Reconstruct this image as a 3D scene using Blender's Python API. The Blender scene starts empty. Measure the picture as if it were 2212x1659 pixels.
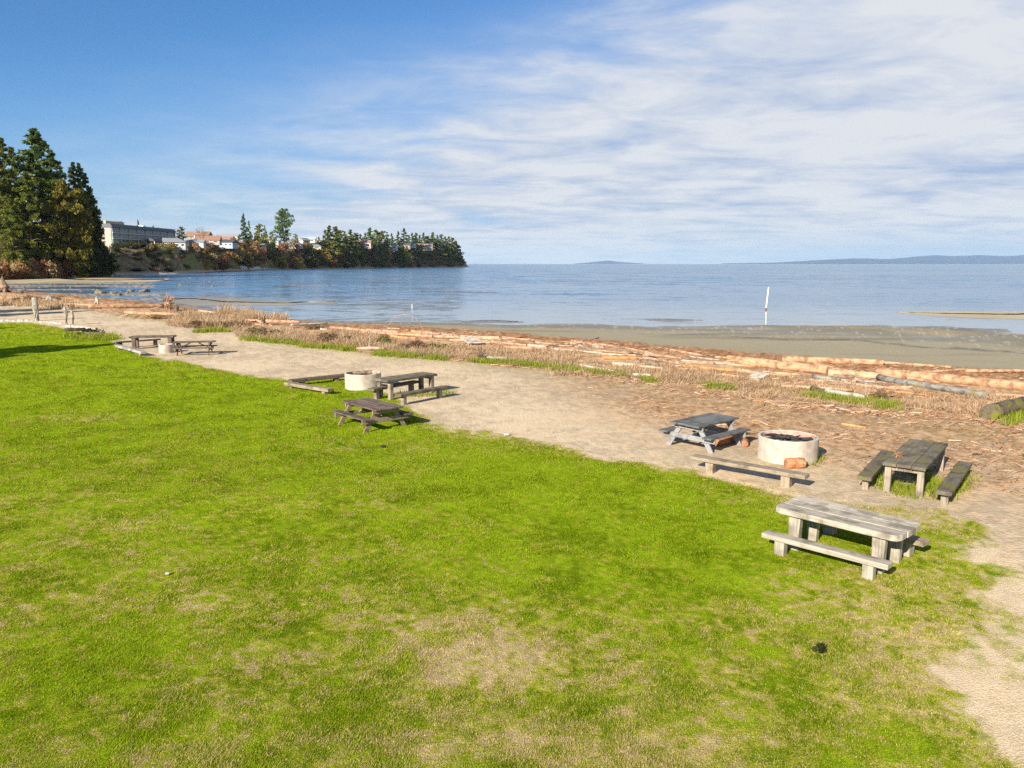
import bpy, math, random
import numpy as np
from mathutils import Vector, Matrix

R = math.radians
SC = bpy.context.scene
COL = SC.collection

# ------------------------------------------------------------------ camera
CAM_H = 4.8
FU, CU, CV, HOR = 1683.0, 1106.0, 829.5, 570.0        # survey constants of the photograph (2212 px wide copy)
PITCH = math.atan((CV - HOR) / FU)
cam_d = bpy.data.cameras.new('camera')
cam_d.sensor_width = 36.0
cam_d.lens = 36.0 * FU / 2212.0
cam_d.clip_start = 0.1
cam_d.clip_end = 80000.0
cam = bpy.data.objects.new('camera', cam_d)
cam.location = (0, 0, CAM_H)
cam.rotation_euler = (math.pi / 2 - PITCH, 0, 0)
COL.objects.link(cam)
SC.camera = cam

# ------------------------------------------------------------------ light
SUN_AZ, SUN_EL = R(32), R(26)        # shadows run 32 degrees to the right of straight away
SC.view_settings.view_transform = 'Standard'
SC.view_settings.look = 'None'
SC.view_settings.exposure = 1.14
SC.view_settings.gamma = 1
SC.cycles.use_denoising = False
SC.cycles.use_adaptive_sampling = False
SC.cycles.sample_clamp_indirect = 4.0
SC.cycles.max_bounces = 6
SC.cycles.transparent_max_bounces = 8
SC.cycles.volume_bounces = 0
sun_d = bpy.data.lights.new('sun', 'SUN')
sun_d.energy = 5.0
sun_d.angle = R(0.5)
sun_d.color = (1.0, 0.91, 0.78)
sun = bpy.data.objects.new('sun', sun_d)
sdir = Vector((math.sin(SUN_AZ) * math.cos(SUN_EL), math.cos(SUN_AZ) * math.cos(SUN_EL), -math.sin(SUN_EL)))
sun.rotation_euler = sdir.to_track_quat('-Z', 'Y').to_euler()
sun.location = (-30, -50, 60)
COL.objects.link(sun)


class NT:
    """short hand for node trees"""
    def __init__(s, tree):
        s.t = tree
    def n(s, typ, **kw):
        nd = s.t.nodes.new(typ)
        for k, v in kw.items():
            if k.startswith('i_'):
                nd.inputs[k[2:].replace('_', ' ')].default_value = v
            else:
                setattr(nd, k, v)
        return nd
    def l(s, a, b):
        s.t.links.new(a, b)
    def math(s, op, a, b=None, c=None, clamp=False):
        nd = s.t.nodes.new('ShaderNodeMath'); nd.operation = op; nd.use_clamp = clamp
        for i, x in enumerate((a, b, c)):
            if x is None: continue
            if isinstance(x, (int, float)): nd.inputs[i].default_value = x
            else: s.l(x, nd.inputs[i])
        return nd.outputs[0]
    def vmath(s, op, a, b=None):
        nd = s.t.nodes.new('ShaderNodeVectorMath'); nd.operation = op
        for i, x in enumerate((a, b)):
            if x is None: continue
            if isinstance(x, (tuple, list)): nd.inputs[i].default_value = x
            else: s.l(x, nd.inputs[i])
        return nd.outputs[0]
    def mix(s, fac, a, b, blend='MIX'):
        nd = s.t.nodes.new('ShaderNodeMix'); nd.data_type = 'RGBA'; nd.blend_type = blend; nd.clamp_factor = True
        for i, x in ((0, fac), (6, a), (7, b)):
            if isinstance(x, (int, float)): nd.inputs[i].default_value = x
            elif isinstance(x, (tuple, list)): nd.inputs[i].default_value = (*x[:3], 1)
            else: s.l(x, nd.inputs[i])
        return nd.outputs[2]
    def noise(s, vec, scale, detail=4, rough=0.55, lac=2.0, dist=0.0):
        nd = s.t.nodes.new('ShaderNodeTexNoise')
        nd.inputs['Scale'].default_value = scale; nd.inputs['Detail'].default_value = detail
        nd.inputs['Roughness'].default_value = rough; nd.inputs['Lacunarity'].default_value = lac
        nd.inputs['Distortion'].default_value = dist
        if vec is not None: s.l(vec, nd.inputs['Vector'])
        return nd
    def sstep(s, x, lo, hi):
        nd = s.t.nodes.new('ShaderNodeMapRange'); nd.interpolation_type = 'SMOOTHSTEP'
        nd.inputs['From Min'].default_value = lo; nd.inputs['From Max'].default_value = hi
        s.l(x, nd.inputs['Value'])
        return nd.outputs[0]
    def ramp(s, x, stops):
        nd = s.t.nodes.new('ShaderNodeValToRGB')
        el = nd.color_ramp.elements
        while len(el) < len(stops): el.new(0.5)
        for e, (p, c) in zip(el, stops):
            e.position = p; e.color = (*c[:3], 1)
        s.l(x, nd.inputs[0])
        return nd.outputs[0]


EK = 2.0 ** -SC.view_settings.exposure
def ek(*c): return tuple(x * EK for x in c)
def build_world():
    w = bpy.data.worlds.new('World'); SC.world = w; w.use_nodes = True
    T = NT(w.node_tree); w.node_tree.nodes.clear()
    sky = T.n('ShaderNodeTexSky', sky_type='NISHITA', sun_disc=False, sun_elevation=SUN_EL,
              sun_rotation=math.pi + SUN_AZ, altitude=0.0, air_density=1.0, dust_density=0.25, ozone_density=3.0)
    tc = T.n('ShaderNodeTexCoord')
    sep = T.n('ShaderNodeSeparateXYZ'); T.l(tc.outputs['Generated'], sep.inputs[0])
    x, y, z = sep.outputs
    zc = T.math('MAXIMUM', z, 0.0)
    den = T.math('ADD', zc, 0.10)
    px = T.math('DIVIDE', x, den); py = T.math('DIVIDE', y, den)
    cb = T.n('ShaderNodeCombineXYZ'); T.l(px, cb.inputs[0]); T.l(py, cb.inputs[1])
    big = T.noise(cb.outputs[0], 0.85, 6, 0.58, dist=0.35).outputs[0]
    mp = T.n('ShaderNodeMapping'); mp.inputs['Rotation'].default_value = (0, 0, R(12)); mp.inputs['Scale'].default_value = (0.85, 1.15, 1); mp.inputs['Location'].default_value = (3.1, 1.7, 0)
    T.l(cb.outputs[0], mp.inputs[0])
    fine = T.noise(mp.outputs[0], 2.1, 9, 0.62, dist=0.4).outputs[0]
    # cover: more cloud to the right (seaward) and lower down, open blue high on the left
    c = T.math('MULTIPLY_ADD', x, 1.55, 1.0)
    c = T.math('MULTIPLY_ADD', zc, -1.7, c)
    # a lane of clear blue along the top edge
    lane = T.math('MULTIPLY', T.sstep(zc, 0.24, 0.31), T.sstep(x, 0.16, -0.02))
    c = T.math('MULTIPLY_ADD', lane, -0.45, c)
    k = T.math('MULTIPLY_ADD', T.sstep(c, 0.0, 0.9), 0.7, 0.3)
    n = T.math('MULTIPLY_ADD', T.math('SUBTRACT', big, 0.5), T.math('MULTIPLY', k, 2.1), c)
    n = T.math('MULTIPLY_ADD', T.math('SUBTRACT', fine, 0.5), T.math('MULTIPLY', k, 1.4), n)
    cov = T.sstep(n, 0.0, 1.05)
    veil = T.math('MULTIPLY', T.sstep(T.math('MULTIPLY_ADD', x, -0.25, zc), 0.36, 0.08), 0.68)
    veil = T.math('MAXIMUM', veil, T.math('MULTIPLY', T.sstep(zc, 0.13, 0.0), 0.9))
    cov = T.math('MAXIMUM', T.math('MULTIPLY', cov, 0.95), T.math('MULTIPLY_ADD', cov, 0.5, veil))
    # shading inside the cloud: bright crests, blue grey bellies
    sh = T.math('MULTIPLY_ADD', T.math('SUBTRACT', fine, 0.5), 2.6, T.math('MULTIPLY_ADD', T.math('SUBTRACT', big, 0.5), 1.8, 0.66), clamp=True)
    lo = T.sstep(zc, 0.0, 0.085)
    sh = T.math('MULTIPLY', sh, T.math('MULTIPLY_ADD', cov, 0.7, 0.3))
    ccol = T.mix(sh, ek(0.39, 0.50, 0.72), ek(0.75, 0.78, 0.83))
    low = T.mix(sh, ek(0.52, 0.63, 0.79), ek(0.70, 0.76, 0.84))
    # bluer towards the far hills on the right
    rt = T.math('MULTIPLY', T.sstep(x, 0.1, 0.5), T.sstep(zc, 0.05, 0.0))
    low = T.mix(rt, low, ek(0.42, 0.57, 0.77))
    ccol = T.mix(lo, low, ccol)
    skyc = T.vmath('SCALE', sky.outputs[0]); skyc.node.inputs['Scale'].default_value = 0.051
    tint = T.mix(1.0, skyc, (0.48, 0.85, 1.18), 'MULTIPLY')
    col = T.mix(cov, tint, ccol)
    bg = T.n('ShaderNodeBackground'); bg.inputs['Strength'].default_value = 1.0
    T.l(col, bg.inputs[0])
    out = T.n('ShaderNodeOutputWorld'); T.l(bg.outputs[0], out.inputs[0])

build_world()

# ------------------------------------------------------------------ survey helpers
def ray(u, v):
    a = (u - CU) / FU; b = (v - CV) / FU
    return np.array([a, math.cos(PITCH) - b * math.sin(PITCH), -math.sin(PITCH) - b * math.cos(PITCH)])

def P(u, v, z=0.0):
    d = ray(u, v)
    return Vector(np.array([0, 0, CAM_H]) + d * ((z - CAM_H) / d[2]))

def W(u, v, Y):
    d = ray(u, v)
    return Vector(np.array([0, 0, CAM_H]) + d * (Y / d[1]))

def zrow(v, Y): return W(CU, v, Y).z
KX = 1.0136
ZT = {'a': (0, 350, 3.16), 'b': (250, 600, 5.53), 'c': (0, 750, 3.16), 'd': (500, 850, 3.687), 'e': (1100, 850, 3.687),
      'm': (800, 1050, 3.687), 'w': (1600, 900, 3.16), 'r': (2100, 950, 2.458), 'g': (1880, 1150, 3.687), 'n': (2200, 1250, 3.16),
      'h': (600, 590, 5.53), 't': (900, 590, 4.424)}
K = 2212.0 / 3000.0
def Z(k, x, y):
    ox, oy, s = ZT[k]
    return ((ox + x / s) * K, (oy + y / s) * K)

# ------------------------------------------------------------------ noise (numpy value noise)
_rs = np.random.RandomState(7)
_PERM = _rs.rand(256, 256)
def vnoise(x, y):
    xi = np.floor(x).astype(np.int64); yi = np.floor(y).astype(np.int64)
    fx = x - xi; fy = y - yi
    fx = fx * fx * (3 - 2 * fx); fy = fy * fy * (3 - 2 * fy)
    a = _PERM[xi & 255, yi & 255]; b = _PERM[(xi + 1) & 255, yi & 255]
    c = _PERM[xi & 255, (yi + 1) & 255]; d = _PERM[(xi + 1) & 255, (yi + 1) & 255]
    return (a * (1 - fx) + b * fx) * (1 - fy) + (c * (1 - fx) + d * fx) * fy
def fbm(x, y, sc, octv=4, gain=0.5, off=0.0):
    s = 0; amp = 1; tot = 0
    for i in range(octv):
        s = s + amp * vnoise(x * sc + off + 17.3 * i, y * sc - off + 9.1 * i); tot += amp
        amp *= gain; sc *= 2.03
    return s / tot
def smooth(x, a, b):
    t = np.clip((x - a) / (b - a), 0, 1)
    return t * t * (3 - 2 * t)

# ------------------------------------------------------------------ object helpers
def tag(o, label=None, cat=None, group=None, kind=None):
    if label: o['label'] = label
    if cat: o['category'] = cat
    if group: o['group'] = group
    if kind: o['kind'] = kind
    return o

def thing(name, label, cat, loc=(0, 0, 0), rz=0.0, group=None):
    o = bpy.data.objects.new(name, None); COL.objects.link(o)
    o.empty_display_size = 0.2
    o.location = loc; o.rotation_euler = (0, 0, rz)
    return tag(o, label, cat, group)

def np_mesh(name, V, F, mat=None, col=None, smooth_f=False):
    V = np.asarray(V, np.float32); F = np.asarray(F, np.int32)
    me = bpy.data.meshes.new(name)
    k = F.shape[1]
    me.vertices.add(len(V)); me.vertices.foreach_set('co', V.ravel())
    me.loops.add(F.size); me.loops.foreach_set('vertex_index', F.ravel())
    me.polygons.add(len(F)); me.polygons.foreach_set('loop_start', np.arange(0, F.size, k, dtype=np.int32))
    if smooth_f: me.polygons.foreach_set('use_smooth', np.ones(len(F), bool))
    if col is not None:
        a = me.color_attributes.new('Col', 'FLOAT_COLOR', 'POINT')
        c = np.ones((len(V), 4), np.float32); c[:, :3] = col
        a.data.foreach_set('color', c.ravel())
    me.update(calc_edges=True)
    if mat: me.materials.append(mat)
    return me

def np_obj(name, V, F, mat=None, col=None, parent=None, smooth_f=False):
    o = bpy.data.objects.new(name, np_mesh(name, V, F, mat, col, smooth_f)); COL.objects.link(o)
    if parent: o.parent = parent
    return o

class MB:
    """collects boxes, prisms and tubes for ONE mesh object"""
    def __init__(s): s.v = []; s.f = []
    def add(s, vs, fs):
        b = len(s.v); s.v += [tuple(x) for x in vs]; s.f += [tuple(i + b for i in q) for q in fs]; return s
    def box(s, c, size, rot=None):
        hx, hy, hz = size[0] / 2, size[1] / 2, size[2] / 2
        vs = [Vector((sx * hx, sy * hy, sz * hz)) for sz in (-1, 1) for sy in (-1, 1) for sx in (-1, 1)]
        if rot is not None: vs = [rot @ q for q in vs]
        c = Vector(c)
        return s.add([q + c for q in vs], [(0, 2, 3, 1), (4, 5, 7, 6), (0, 1, 5, 4), (2, 6, 7, 3), (0, 4, 6, 2), (1, 3, 7, 5)])
    def beam(s, p0, p1, w, h, up=Vector((0, 0, 1))):
        p0 = Vector(p0); p1 = Vector(p1); x = (p1 - p0); L = x.length; x.normalize()
        y = up.cross(x)
        if y.length < 1e-4: y = Vector((0, 1, 0)).cross(x)
        y.normalize(); z = x.cross(y)
        return s.box((p0 + p1) / 2, (L, w, h), Matrix((x, y, z)).transposed())
    def prism(s, pts, z0, z1, top=None):
        n = len(pts); top = top or pts
        vs = [(p[0], p[1], z0) for p in pts] + [(p[0], p[1], z1) for p in top]
        fs = [tuple(range(n - 1, -1, -1)), tuple(range(n, 2 * n))] + [(i, (i + 1) % n, n + (i + 1) % n, n + i) for i in range(n)]
        return s.add(vs, fs)
    def tube(s, pts, rad, sides=8, cap=True, jit=0.0, rnd=None, side_jit=0.0):
        sj = [1 + (rnd.uniform(-side_jit, side_jit) if side_jit else 0) for _ in range(sides)]
        rings = []
        n = len(pts); b = len(s.v); vs = []; fs = []
        pts = [Vector(p) for p in pts]
        for i, p in enumerate(pts):
            d = (pts[min(i + 1, n - 1)] - pts[max(i - 1, 0)]).normalized()
            a = d.cross(Vector((0, 0, 1)))
            if a.length < 1e-3: a = d.cross(Vector((0, 1, 0)))
            a.normalize(); c = d.cross(a)
            for j in range(sides):
                th = 2 * math.pi * j / sides
                rr = rad[i] * sj[j] * (1 + (rnd.uniform(-jit, jit) if rnd else 0))
                vs.append(p + a * math.cos(th) * rr + c * math.sin(th) * rr)
        for i in range(n - 1):
            for j in range(sides):
                k = (j + 1) % sides
                fs.append((i * sides + j, i * sides + k, (i + 1) * sides + k, (i + 1) * sides + j))
        if cap:
            fs.append(tuple(range(sides - 1, -1, -1))); fs.append(tuple((n - 1) * sides + j for j in range(sides)))
        return s.add(vs, fs)
    def build(s, name, mat, parent=None, bevel=0.0, smooth_f=False, loc=None, rot=None):
        me = bpy.data.meshes.new(name); me.from_pydata(s.v, [], s.f); me.update()
        if smooth_f:
            for p in me.polygons: p.use_smooth = True
        if mat: me.materials.append(mat)
        o = bpy.data.objects.new(name, me); COL.objects.link(o)
        if parent: o.parent = parent
        if loc is not None: o.location = loc
        if rot is not None: o.rotation_euler = rot
        if bevel:
            m = o.modifiers.new('bevel', 'BEVEL'); m.width = bevel; m.segments = 2; m.limit_method = 'ANGLE'
        return o

# ------------------------------------------------------------------ materials
def new_mat(name):
    m = bpy.data.materials.new(name); m.use_nodes = True
    T = NT(m.node_tree); m.node_tree.nodes.clear()
    b = T.n('ShaderNodeBsdfPrincipled'); o = T.n('ShaderNodeOutputMaterial'); T.l(b.outputs[0], o.inputs[0])
    b.inputs['Specular IOR Level'].default_value = 0.3
    return m, T, b

def bump(T, b, h, strength, dist):
    n = T.n('ShaderNodeBump'); n.inputs['Strength'].default_value = strength; n.inputs['Distance'].default_value = dist
    T.l(h, n.inputs['Height']); T.l(n.outputs[0], b.inputs['Normal'])

def speckle(name, c1, c2, scale, rough=0.9, c3=None, bs=0.4, bd=0.01, stretch=None, coord='Object', fac2=(0.55, 0.7)):
    m, T, b = new_mat(name)
    tc = T.n('ShaderNodeTexCoord'); vec = tc.outputs[coord]
    if stretch:
        mp = T.n('ShaderNodeMapping'); mp.inputs['Scale'].default_value = stretch; T.l(vec, mp.inputs[0]); vec = mp.outputs[0]
    n = T.noise(vec, scale, 6, 0.62)
    col = T.mix(T.sstep(n.outputs[0], 0.33, 0.67), c1, c2)
    if c3:
        n2 = T.noise(vec, scale * 0.37, 5, 0.6)
        col = T.mix(T.sstep(n2.outputs[0], *fac2), col, c3)
    T.l(col, b.inputs['Base Color']); b.inputs['Roughness'].default_value = rough
    bump(T, b, n.outputs[0], bs, bd)
    return m

def wood(name, c1, c2, c3=None, moss=None, moss_amt=(0.5, 0.66), up=False):
    """weathered boards: grain runs along each mesh's local x"""
    m, T, b = new_mat(name)
    tc = T.n('ShaderNodeTexCoord'); oi = T.n('ShaderNodeObjectInfo')
    off = T.vmath('ADD', tc.outputs['Object'], T.vmath('SCALE', oi.outputs['Location']))
    mp = T.n('ShaderNodeMapping'); mp.inputs['Scale'].default_value = (22, 22, 1.3) if up else (1.3, 22, 22); T.l(off, mp.inputs[0])
    g = T.noise(mp.outputs[0], 1.6, 6, 0.65, dist=0.4).outputs[0]
    col = T.mix(T.sstep(g, 0.32, 0.66), c1, c2)
    blot = T.noise(off, 3.1, 5, 0.6).outputs[0]
    col = T.mix(T.sstep(blot, 0.44, 0.66), col, c3 or tuple(x * 0.6 for x in c1))
    mp2 = T.n('ShaderNodeMapping'); mp2.inputs['Scale'].default_value = (60, 60, 0.7) if up else (0.7, 60, 60); T.l(off, mp2.inputs[0])
    crack = T.sstep(T.noise(mp2.outputs[0], 1.0, 3, 0.5).outputs[0], 0.66, 0.72)
    col = T.mix(T.math('MULTIPLY', crack, 0.8), col, tuple(x * 0.3 for x in c1))
    if moss:
        mn = T.noise(off, 2.3, 6, 0.65).outputs[0]
        col = T.mix(T.sstep(mn, *moss_amt), col, moss)
    geo = T.n('ShaderNodeNewGeometry'); ri = T.math('MULTIPLY_ADD', geo.outputs['Random Per Island'], 0.5, 0.78)
    cb = T.n('ShaderNodeCombineXYZ')
    for k in range(3): T.l(ri, cb.inputs[k])
    col = T.mix(1.0, col, cb.outputs[0], 'MULTIPLY')
    T.l(col, b.inputs['Base Color']); b.inputs['Roughness'].default_value = 0.85
    bump(T, b, T.math('SUBTRACT', g, T.math('MULTIPLY', crack, 1.5)), 0.8, 0.012)
    return m

def vcol(name, rough=0.9, trans=0.0, fine=0.0, fscale=40.0, bs=0.0, bd=0.02, spec=0.2, rnd=0.0, haze=None):
    """mesh colour attribute, broken up by fine noise"""
    m, T, b = new_mat(name)
    a = T.n('ShaderNodeVertexColor', layer_name='Col'); col = a.outputs[0]
    geo = T.n('ShaderNodeNewGeometry')
    if fine:
        n = T.noise(geo.outputs['Position'], fscale, 4, 0.65).outputs[0]
        f = T.math('MULTIPLY_ADD', T.math('SUBTRACT', n, 0.5), fine * 2, 1.0)
        cb = T.n('ShaderNodeCombineXYZ')
        for i in range(3): T.l(f, cb.inputs[i])
        col = T.mix(1.0, col, cb.outputs[0], 'MULTIPLY')
        if bs: bump(T, b, n, bs, bd)
    if rnd:
        oi = T.n('ShaderNodeObjectInfo')
        h = T.n('ShaderNodeHueSaturation')
        T.l(T.math('MULTIPLY_ADD', oi.outputs['Random'], rnd * 0.12, 0.5 - rnd * 0.06), h.inputs['Hue'])
        T.l(T.math('MULTIPLY_ADD', oi.outputs['Random'], rnd, 1 - rnd / 2), h.inputs['Value'])
        T.l(col, h.inputs['Color']); col = h.outputs[0]
    T.l(col, b.inputs['Base Color']); b.inputs['Roughness'].default_value = rough
    b.inputs['Specular IOR Level'].default_value = spec
    if trans:
        out = [x for x in T.t.nodes if x.type == 'OUTPUT_MATERIAL'][0]
        tr = T.n('ShaderNodeBsdfTranslucent'); T.l(col, tr.inputs[0])
        mx = T.n('ShaderNodeMixShader'); mx.inputs[0].default_value = trans
        T.l(b.outputs[0], mx.inputs[1]); T.l(tr.outputs[0], mx.inputs[2]); T.l(mx.outputs[0], out.inputs[0])
    return m

def plain(name, c, rough=0.7, var=0.12, scale=1.5, metal=0.0):
    m, T, b = new_mat(name)
    tc = T.n('ShaderNodeTexCoord')
    n = T.noise(tc.outputs['Object'], scale, 5, 0.6).outputs[0]
    col = T.mix(T.sstep(n, 0.3, 0.7), tuple(x * (1 - var) for x in c), tuple(min(1, x * (1 + var)) for x in c))
    T.l(col, b.inputs['Base Color']); b.inputs['Roughness'].default_value = rough; b.inputs['Metallic'].default_value = metal
    return m

M = {}
M['lawn'] = vcol('lawn_soil', 0.95, fine=0.45, fscale=38, bs=0.9, bd=0.03, spec=0.0)
M['blade'] = vcol('grass_blade', 0.8, trans=0.45, spec=0.0)
M['ground'] = vcol('sand_and_mud', 0.92, fine=0.34, fscale=11, bs=0.7, bd=0.05)
def wet_low_ground():
    T = NT(M['ground'].node_tree); b = [n for n in T.t.nodes if n.type == 'BSDF_PRINCIPLED'][0]
    geo = T.n('ShaderNodeNewGeometry'); sp = T.n('ShaderNodeSeparateXYZ'); T.l(geo.outputs['Position'], sp.inputs[0])
    nz = T.noise(geo.outputs['Position'], 0.25, 4, 0.6).outputs[0]
    w = T.sstep(T.math('ADD', sp.outputs[2], T.math('MULTIPLY', T.math('SUBTRACT', nz, 0.5), 0.22)), -0.42, -0.60)
    T.l(T.math('MULTIPLY_ADD', w, -0.62, 0.92), b.inputs['Roughness']); T.l(T.math('MULTIPLY_ADD', w, 0.45, 0.15), b.inputs['Specular IOR Level'])
wet_low_ground()
M['leaf'] = vcol('needles', 0.7, trans=0.42, rnd=0.35, spec=0.15)
M['stick'] = vcol('dry_stick', 0.85)
M['bluff'] = vcol('bluff_earth', 0.95, fine=0.4, fscale=0.4, bs=0.6, bd=0.5)
M['bark'] = speckle('bark', (0.09, 0.06, 0.04), (0.2, 0.15, 0.11), 3, stretch=(1, 1, .2))
M['grey_wood'] = wood('sun_bleached_boards', (0.29, 0.255, 0.20), (0.43, 0.385, 0.305), (0.19, 0.165, 0.125))
M['grey_post'] = wood('sun_bleached_post', (0.27, 0.235, 0.185), (0.41, 0.365, 0.29), (0.19, 0.165, 0.125), up=True)
M['moss_wood'] = wood('mossy_boards', (0.10, 0.085, 0.062), (0.175, 0.148, 0.108), (0.065, 0.056, 0.04), moss=(0.15, 0.13, 0.038), moss_amt=(0.46, 0.66))
M['leg_wood'] = wood('weathered_post', (0.22, 0.18, 0.135), (0.34, 0.29, 0.225), up=True)
M['dark_wood'] = wood('dark_stained_boards', (0.085, 0.09, 0.085), (0.15, 0.155, 0.145), (0.06, 0.063, 0.06))
M['slate_wood'] = wood('grey_painted_frame', (0.22, 0.22, 0.225), (0.31, 0.31, 0.31), (0.16, 0.16, 0.165))
M['brown_wood'] = wood('brown_weathered_boards', (0.085, 0.06, 0.045), (0.165, 0.122, 0.093), (0.055, 0.042, 0.032))
M['brown_light'] = wood('brown_frame', (0.20, 0.15, 0.105), (0.30, 0.235, 0.17), up=True)
M['brown_post'] = wood('brown_weathered_post', (0.10, 0.072, 0.054), (0.19, 0.142, 0.108), up=True)
M['bench_post'] = wood('tan_weathered_post', (0.23, 0.18, 0.125), (0.36, 0.29, 0.205), up=True)
M['bench_wood'] = wood('tan_weathered_boards', (0.21, 0.165, 0.11), (0.34, 0.275, 0.19), (0.145, 0.115, 0.075), moss=(0.24, 0.22, 0.09), moss_amt=(0.56, 0.72))
M['concrete'] = speckle('fire_ring_concrete', (0.35, 0.305, 0.245), (0.46, 0.405, 0.335), 5, 0.9, (0.29, 0.24, 0.19), 0.3, 0.01, fac2=(0.5, 0.7))
M['soot'] = speckle('soot_and_ash', (0.03, 0.028, 0.026), (0.16, 0.14, 0.125), 6, 0.95)
M['inner'] = speckle('heat_stained_concrete', (0.34, 0.20, 0.15), (0.55, 0.42, 0.35), 4, 0.95)
M['char'] = speckle('charred_wood', (0.012, 0.012, 0.012), (0.045, 0.04, 0.036), 9, 0.8)
M['cut'] = wood('fresh_orange_wood', (0.30, 0.115, 0.05), (0.50, 0.25, 0.12), (0.24, 0.09, 0.04))
D = {'pale': ((0.34, 0.25, 0.18), (0.47, 0.37, 0.28)), 'pink': ((0.36, 0.195, 0.12), (0.48, 0.30, 0.20)), 'white': ((0.42, 0.36, 0.29), (0.54, 0.48, 0.40)),
     'tan': ((0.33, 0.18, 0.095), (0.47, 0.295, 0.175)), 'orange': ((0.36, 0.16, 0.055), (0.55, 0.29, 0.11)), 'brown': ((0.16, 0.105, 0.065), (0.30, 0.215, 0.145)),
     'dark': ((0.075, 0.055, 0.04), (0.16, 0.12, 0.09)), 'grey': ((0.26, 0.24, 0.21), (0.42, 0.39, 0.34)), 'palebrown': ((0.36, 0.22, 0.125), (0.52, 0.35, 0.22))}  # last tone is a paler, redder brown
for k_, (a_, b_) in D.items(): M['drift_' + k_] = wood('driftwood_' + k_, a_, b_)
M['post_wood'] = wood('pale_post_wood', (0.25, 0.225, 0.19), (0.38, 0.345, 0.295), up=True)
M['drift_moss'] = wood('driftwood_moss', (0.07, 0.052, 0.036), (0.145, 0.112, 0.078), moss=(0.13, 0.135, 0.014), moss_amt=(0.50, 0.62))
M['drift_greymoss'] = wood('driftwood_grey_moss', (0.16, 0.15, 0.13), (0.28, 0.26, 0.23), moss=(0.20, 0.20, 0.04), moss_amt=(0.55, 0.68))
M['rock'] = speckle('shore_rock', (0.09, 0.078, 0.06), (0.21, 0.18, 0.14), 3, 0.9, (0.10, 0.105, 0.03), 0.8, 0.05)
M['pale_rock'] = speckle('pale_rock', (0.42, 0.39, 0.35), (0.58, 0.55, 0.5), 4, 0.9, None, 0.8, 0.03)
M['white_paint'] = plain('white_paint', (0.80, 0.79, 0.76), 0.5)
M['rust'] = plain('rusty_steel', (0.16, 0.09, 0.06), 0.8, 0.3, 8)
M['hill'] = speckle('far_forest_haze_blue', (0.006, 0.030, 0.10), (0.010, 0.042, 0.12), 0.004, 1.0, bs=0)  # blue of the distant air is put into the forest colour
for nm, c in {'wall_white': (0.46, 0.44, 0.41), 'wall_pink': (0.42, 0.32, 0.27), 'wall_tan': (0.30, 0.24, 0.18), 'wall_brown': (0.22, 0.15, 0.11), 'wall_blue': (0.30, 0.36, 0.44), 'wall_cream': (0.40, 0.34, 0.25),
              'roof_slate': (0.11, 0.115, 0.125), 'roof_grey': (0.20, 0.20, 0.21), 'roof_orange': (0.24, 0.14, 0.095), 'roof_dark': (0.07, 0.065, 0.065), 'roof_pink': (0.25, 0.17, 0.14), 'roof_pale': (0.24, 0.24, 0.26), 'hotel_wall': (0.13, 0.135, 0.15), 'balcony': (0.46, 0.48, 0.50), 'trim': (0.78, 0.78, 0.76)}.items():
    M[nm] = plain(nm, c, 0.8, 0.08, 0.5)
def glass_mat():
    m, T, b = new_mat('window_glass'); b.inputs['Base Color'].default_value = (0.03, 0.05, 0.06, 1); b.inputs['Roughness'].default_value = 0.12
    b.inputs['Specular IOR Level'].default_value = 0.6
    tc = T.n('ShaderNodeTexCoord'); n = T.noise(tc.outputs['Object'], 0.4, 2).outputs[0]
    T.l(T.mix(n, (0.02, 0.03, 0.035), (0.07, 0.10, 0.11)), b.inputs['Base Color'])
    return m
M['glass'] = glass_mat()

# ------------------------------------------------------------------ shoreline survey (t = x / depth, depth = distance along y)
SEA = -0.6
def curve(pts, z, lo=None, hi=None):
    a = sorted([(p.x / p.y, p.y) for p in (P(u, v, z) for u, v in pts)])
    return np.array([q[0] for q in a]), np.array([q[1] for q in a])
C_LAWN = curve([(-250, 680), (-120, 688), (0, 698), (60, 696), (140, 710), (200, 722), (250, 738), (300, 767), (380, 779), (450, 793), (520, 808), (600, 820), (640, 826), (700, 815), (760, 818),
                (830, 850), (880, 872), (905, 900), (960, 920), (1040, 931), (1100, 944), (1200, 966), (1300, 986), (1400, 998), (1500, 1010), (1530, 1024), (1620, 1047), (1680, 1062), (1750, 1076),
                (1850, 1084), (1950, 1082), (2050, 1108), (2130, 1150), (2212, 1230), (2290, 1330), (2400, 1480), (2700, 1700)], 0)
C_PATH = curve([(-300, 640), (0, 657), (150, 662), (250, 682), (400, 702), (430, 714), (520, 713), (550, 726), (600, 745), (700, 752), (800, 766), (870, 772), (950, 777), (1020, 786), (1150, 797), (1250, 808),
                (1350, 823), (1450, 843), (1500, 851), (1600, 866), (1700, 880), (1900, 902), (2212, 930), (2500, 960)], 0)
C_MUD = curve([(-300, 612), (0, 627), (100, 633), (200, 642), (380, 662), (480, 673), (600, 688), (700, 699), (850, 703), (950, 708), (1080, 717), (1200, 726), (1300, 735), (1450, 748), (1600, 760), (1750, 772), (1900, 786), (2212, 801), (2500, 815)], -0.3)
C_WATER = curve([(-300, 590), (-100, 592), (150, 605), (300, 615), (370, 646), (400, 661), (480, 669), (600, 684), (700, 692), (850, 695), (1000, 692), (1080, 695), (1120, 697), (1160, 691), (1250, 690), (1400, 694), (1550, 696), (1650, 701), (1750, 698), (1850, 701), (1950, 706), (2100, 716), (2212, 721), (2500, 730)], SEA)
def at(curve_, t): return np.interp(t, *curve_)
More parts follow.
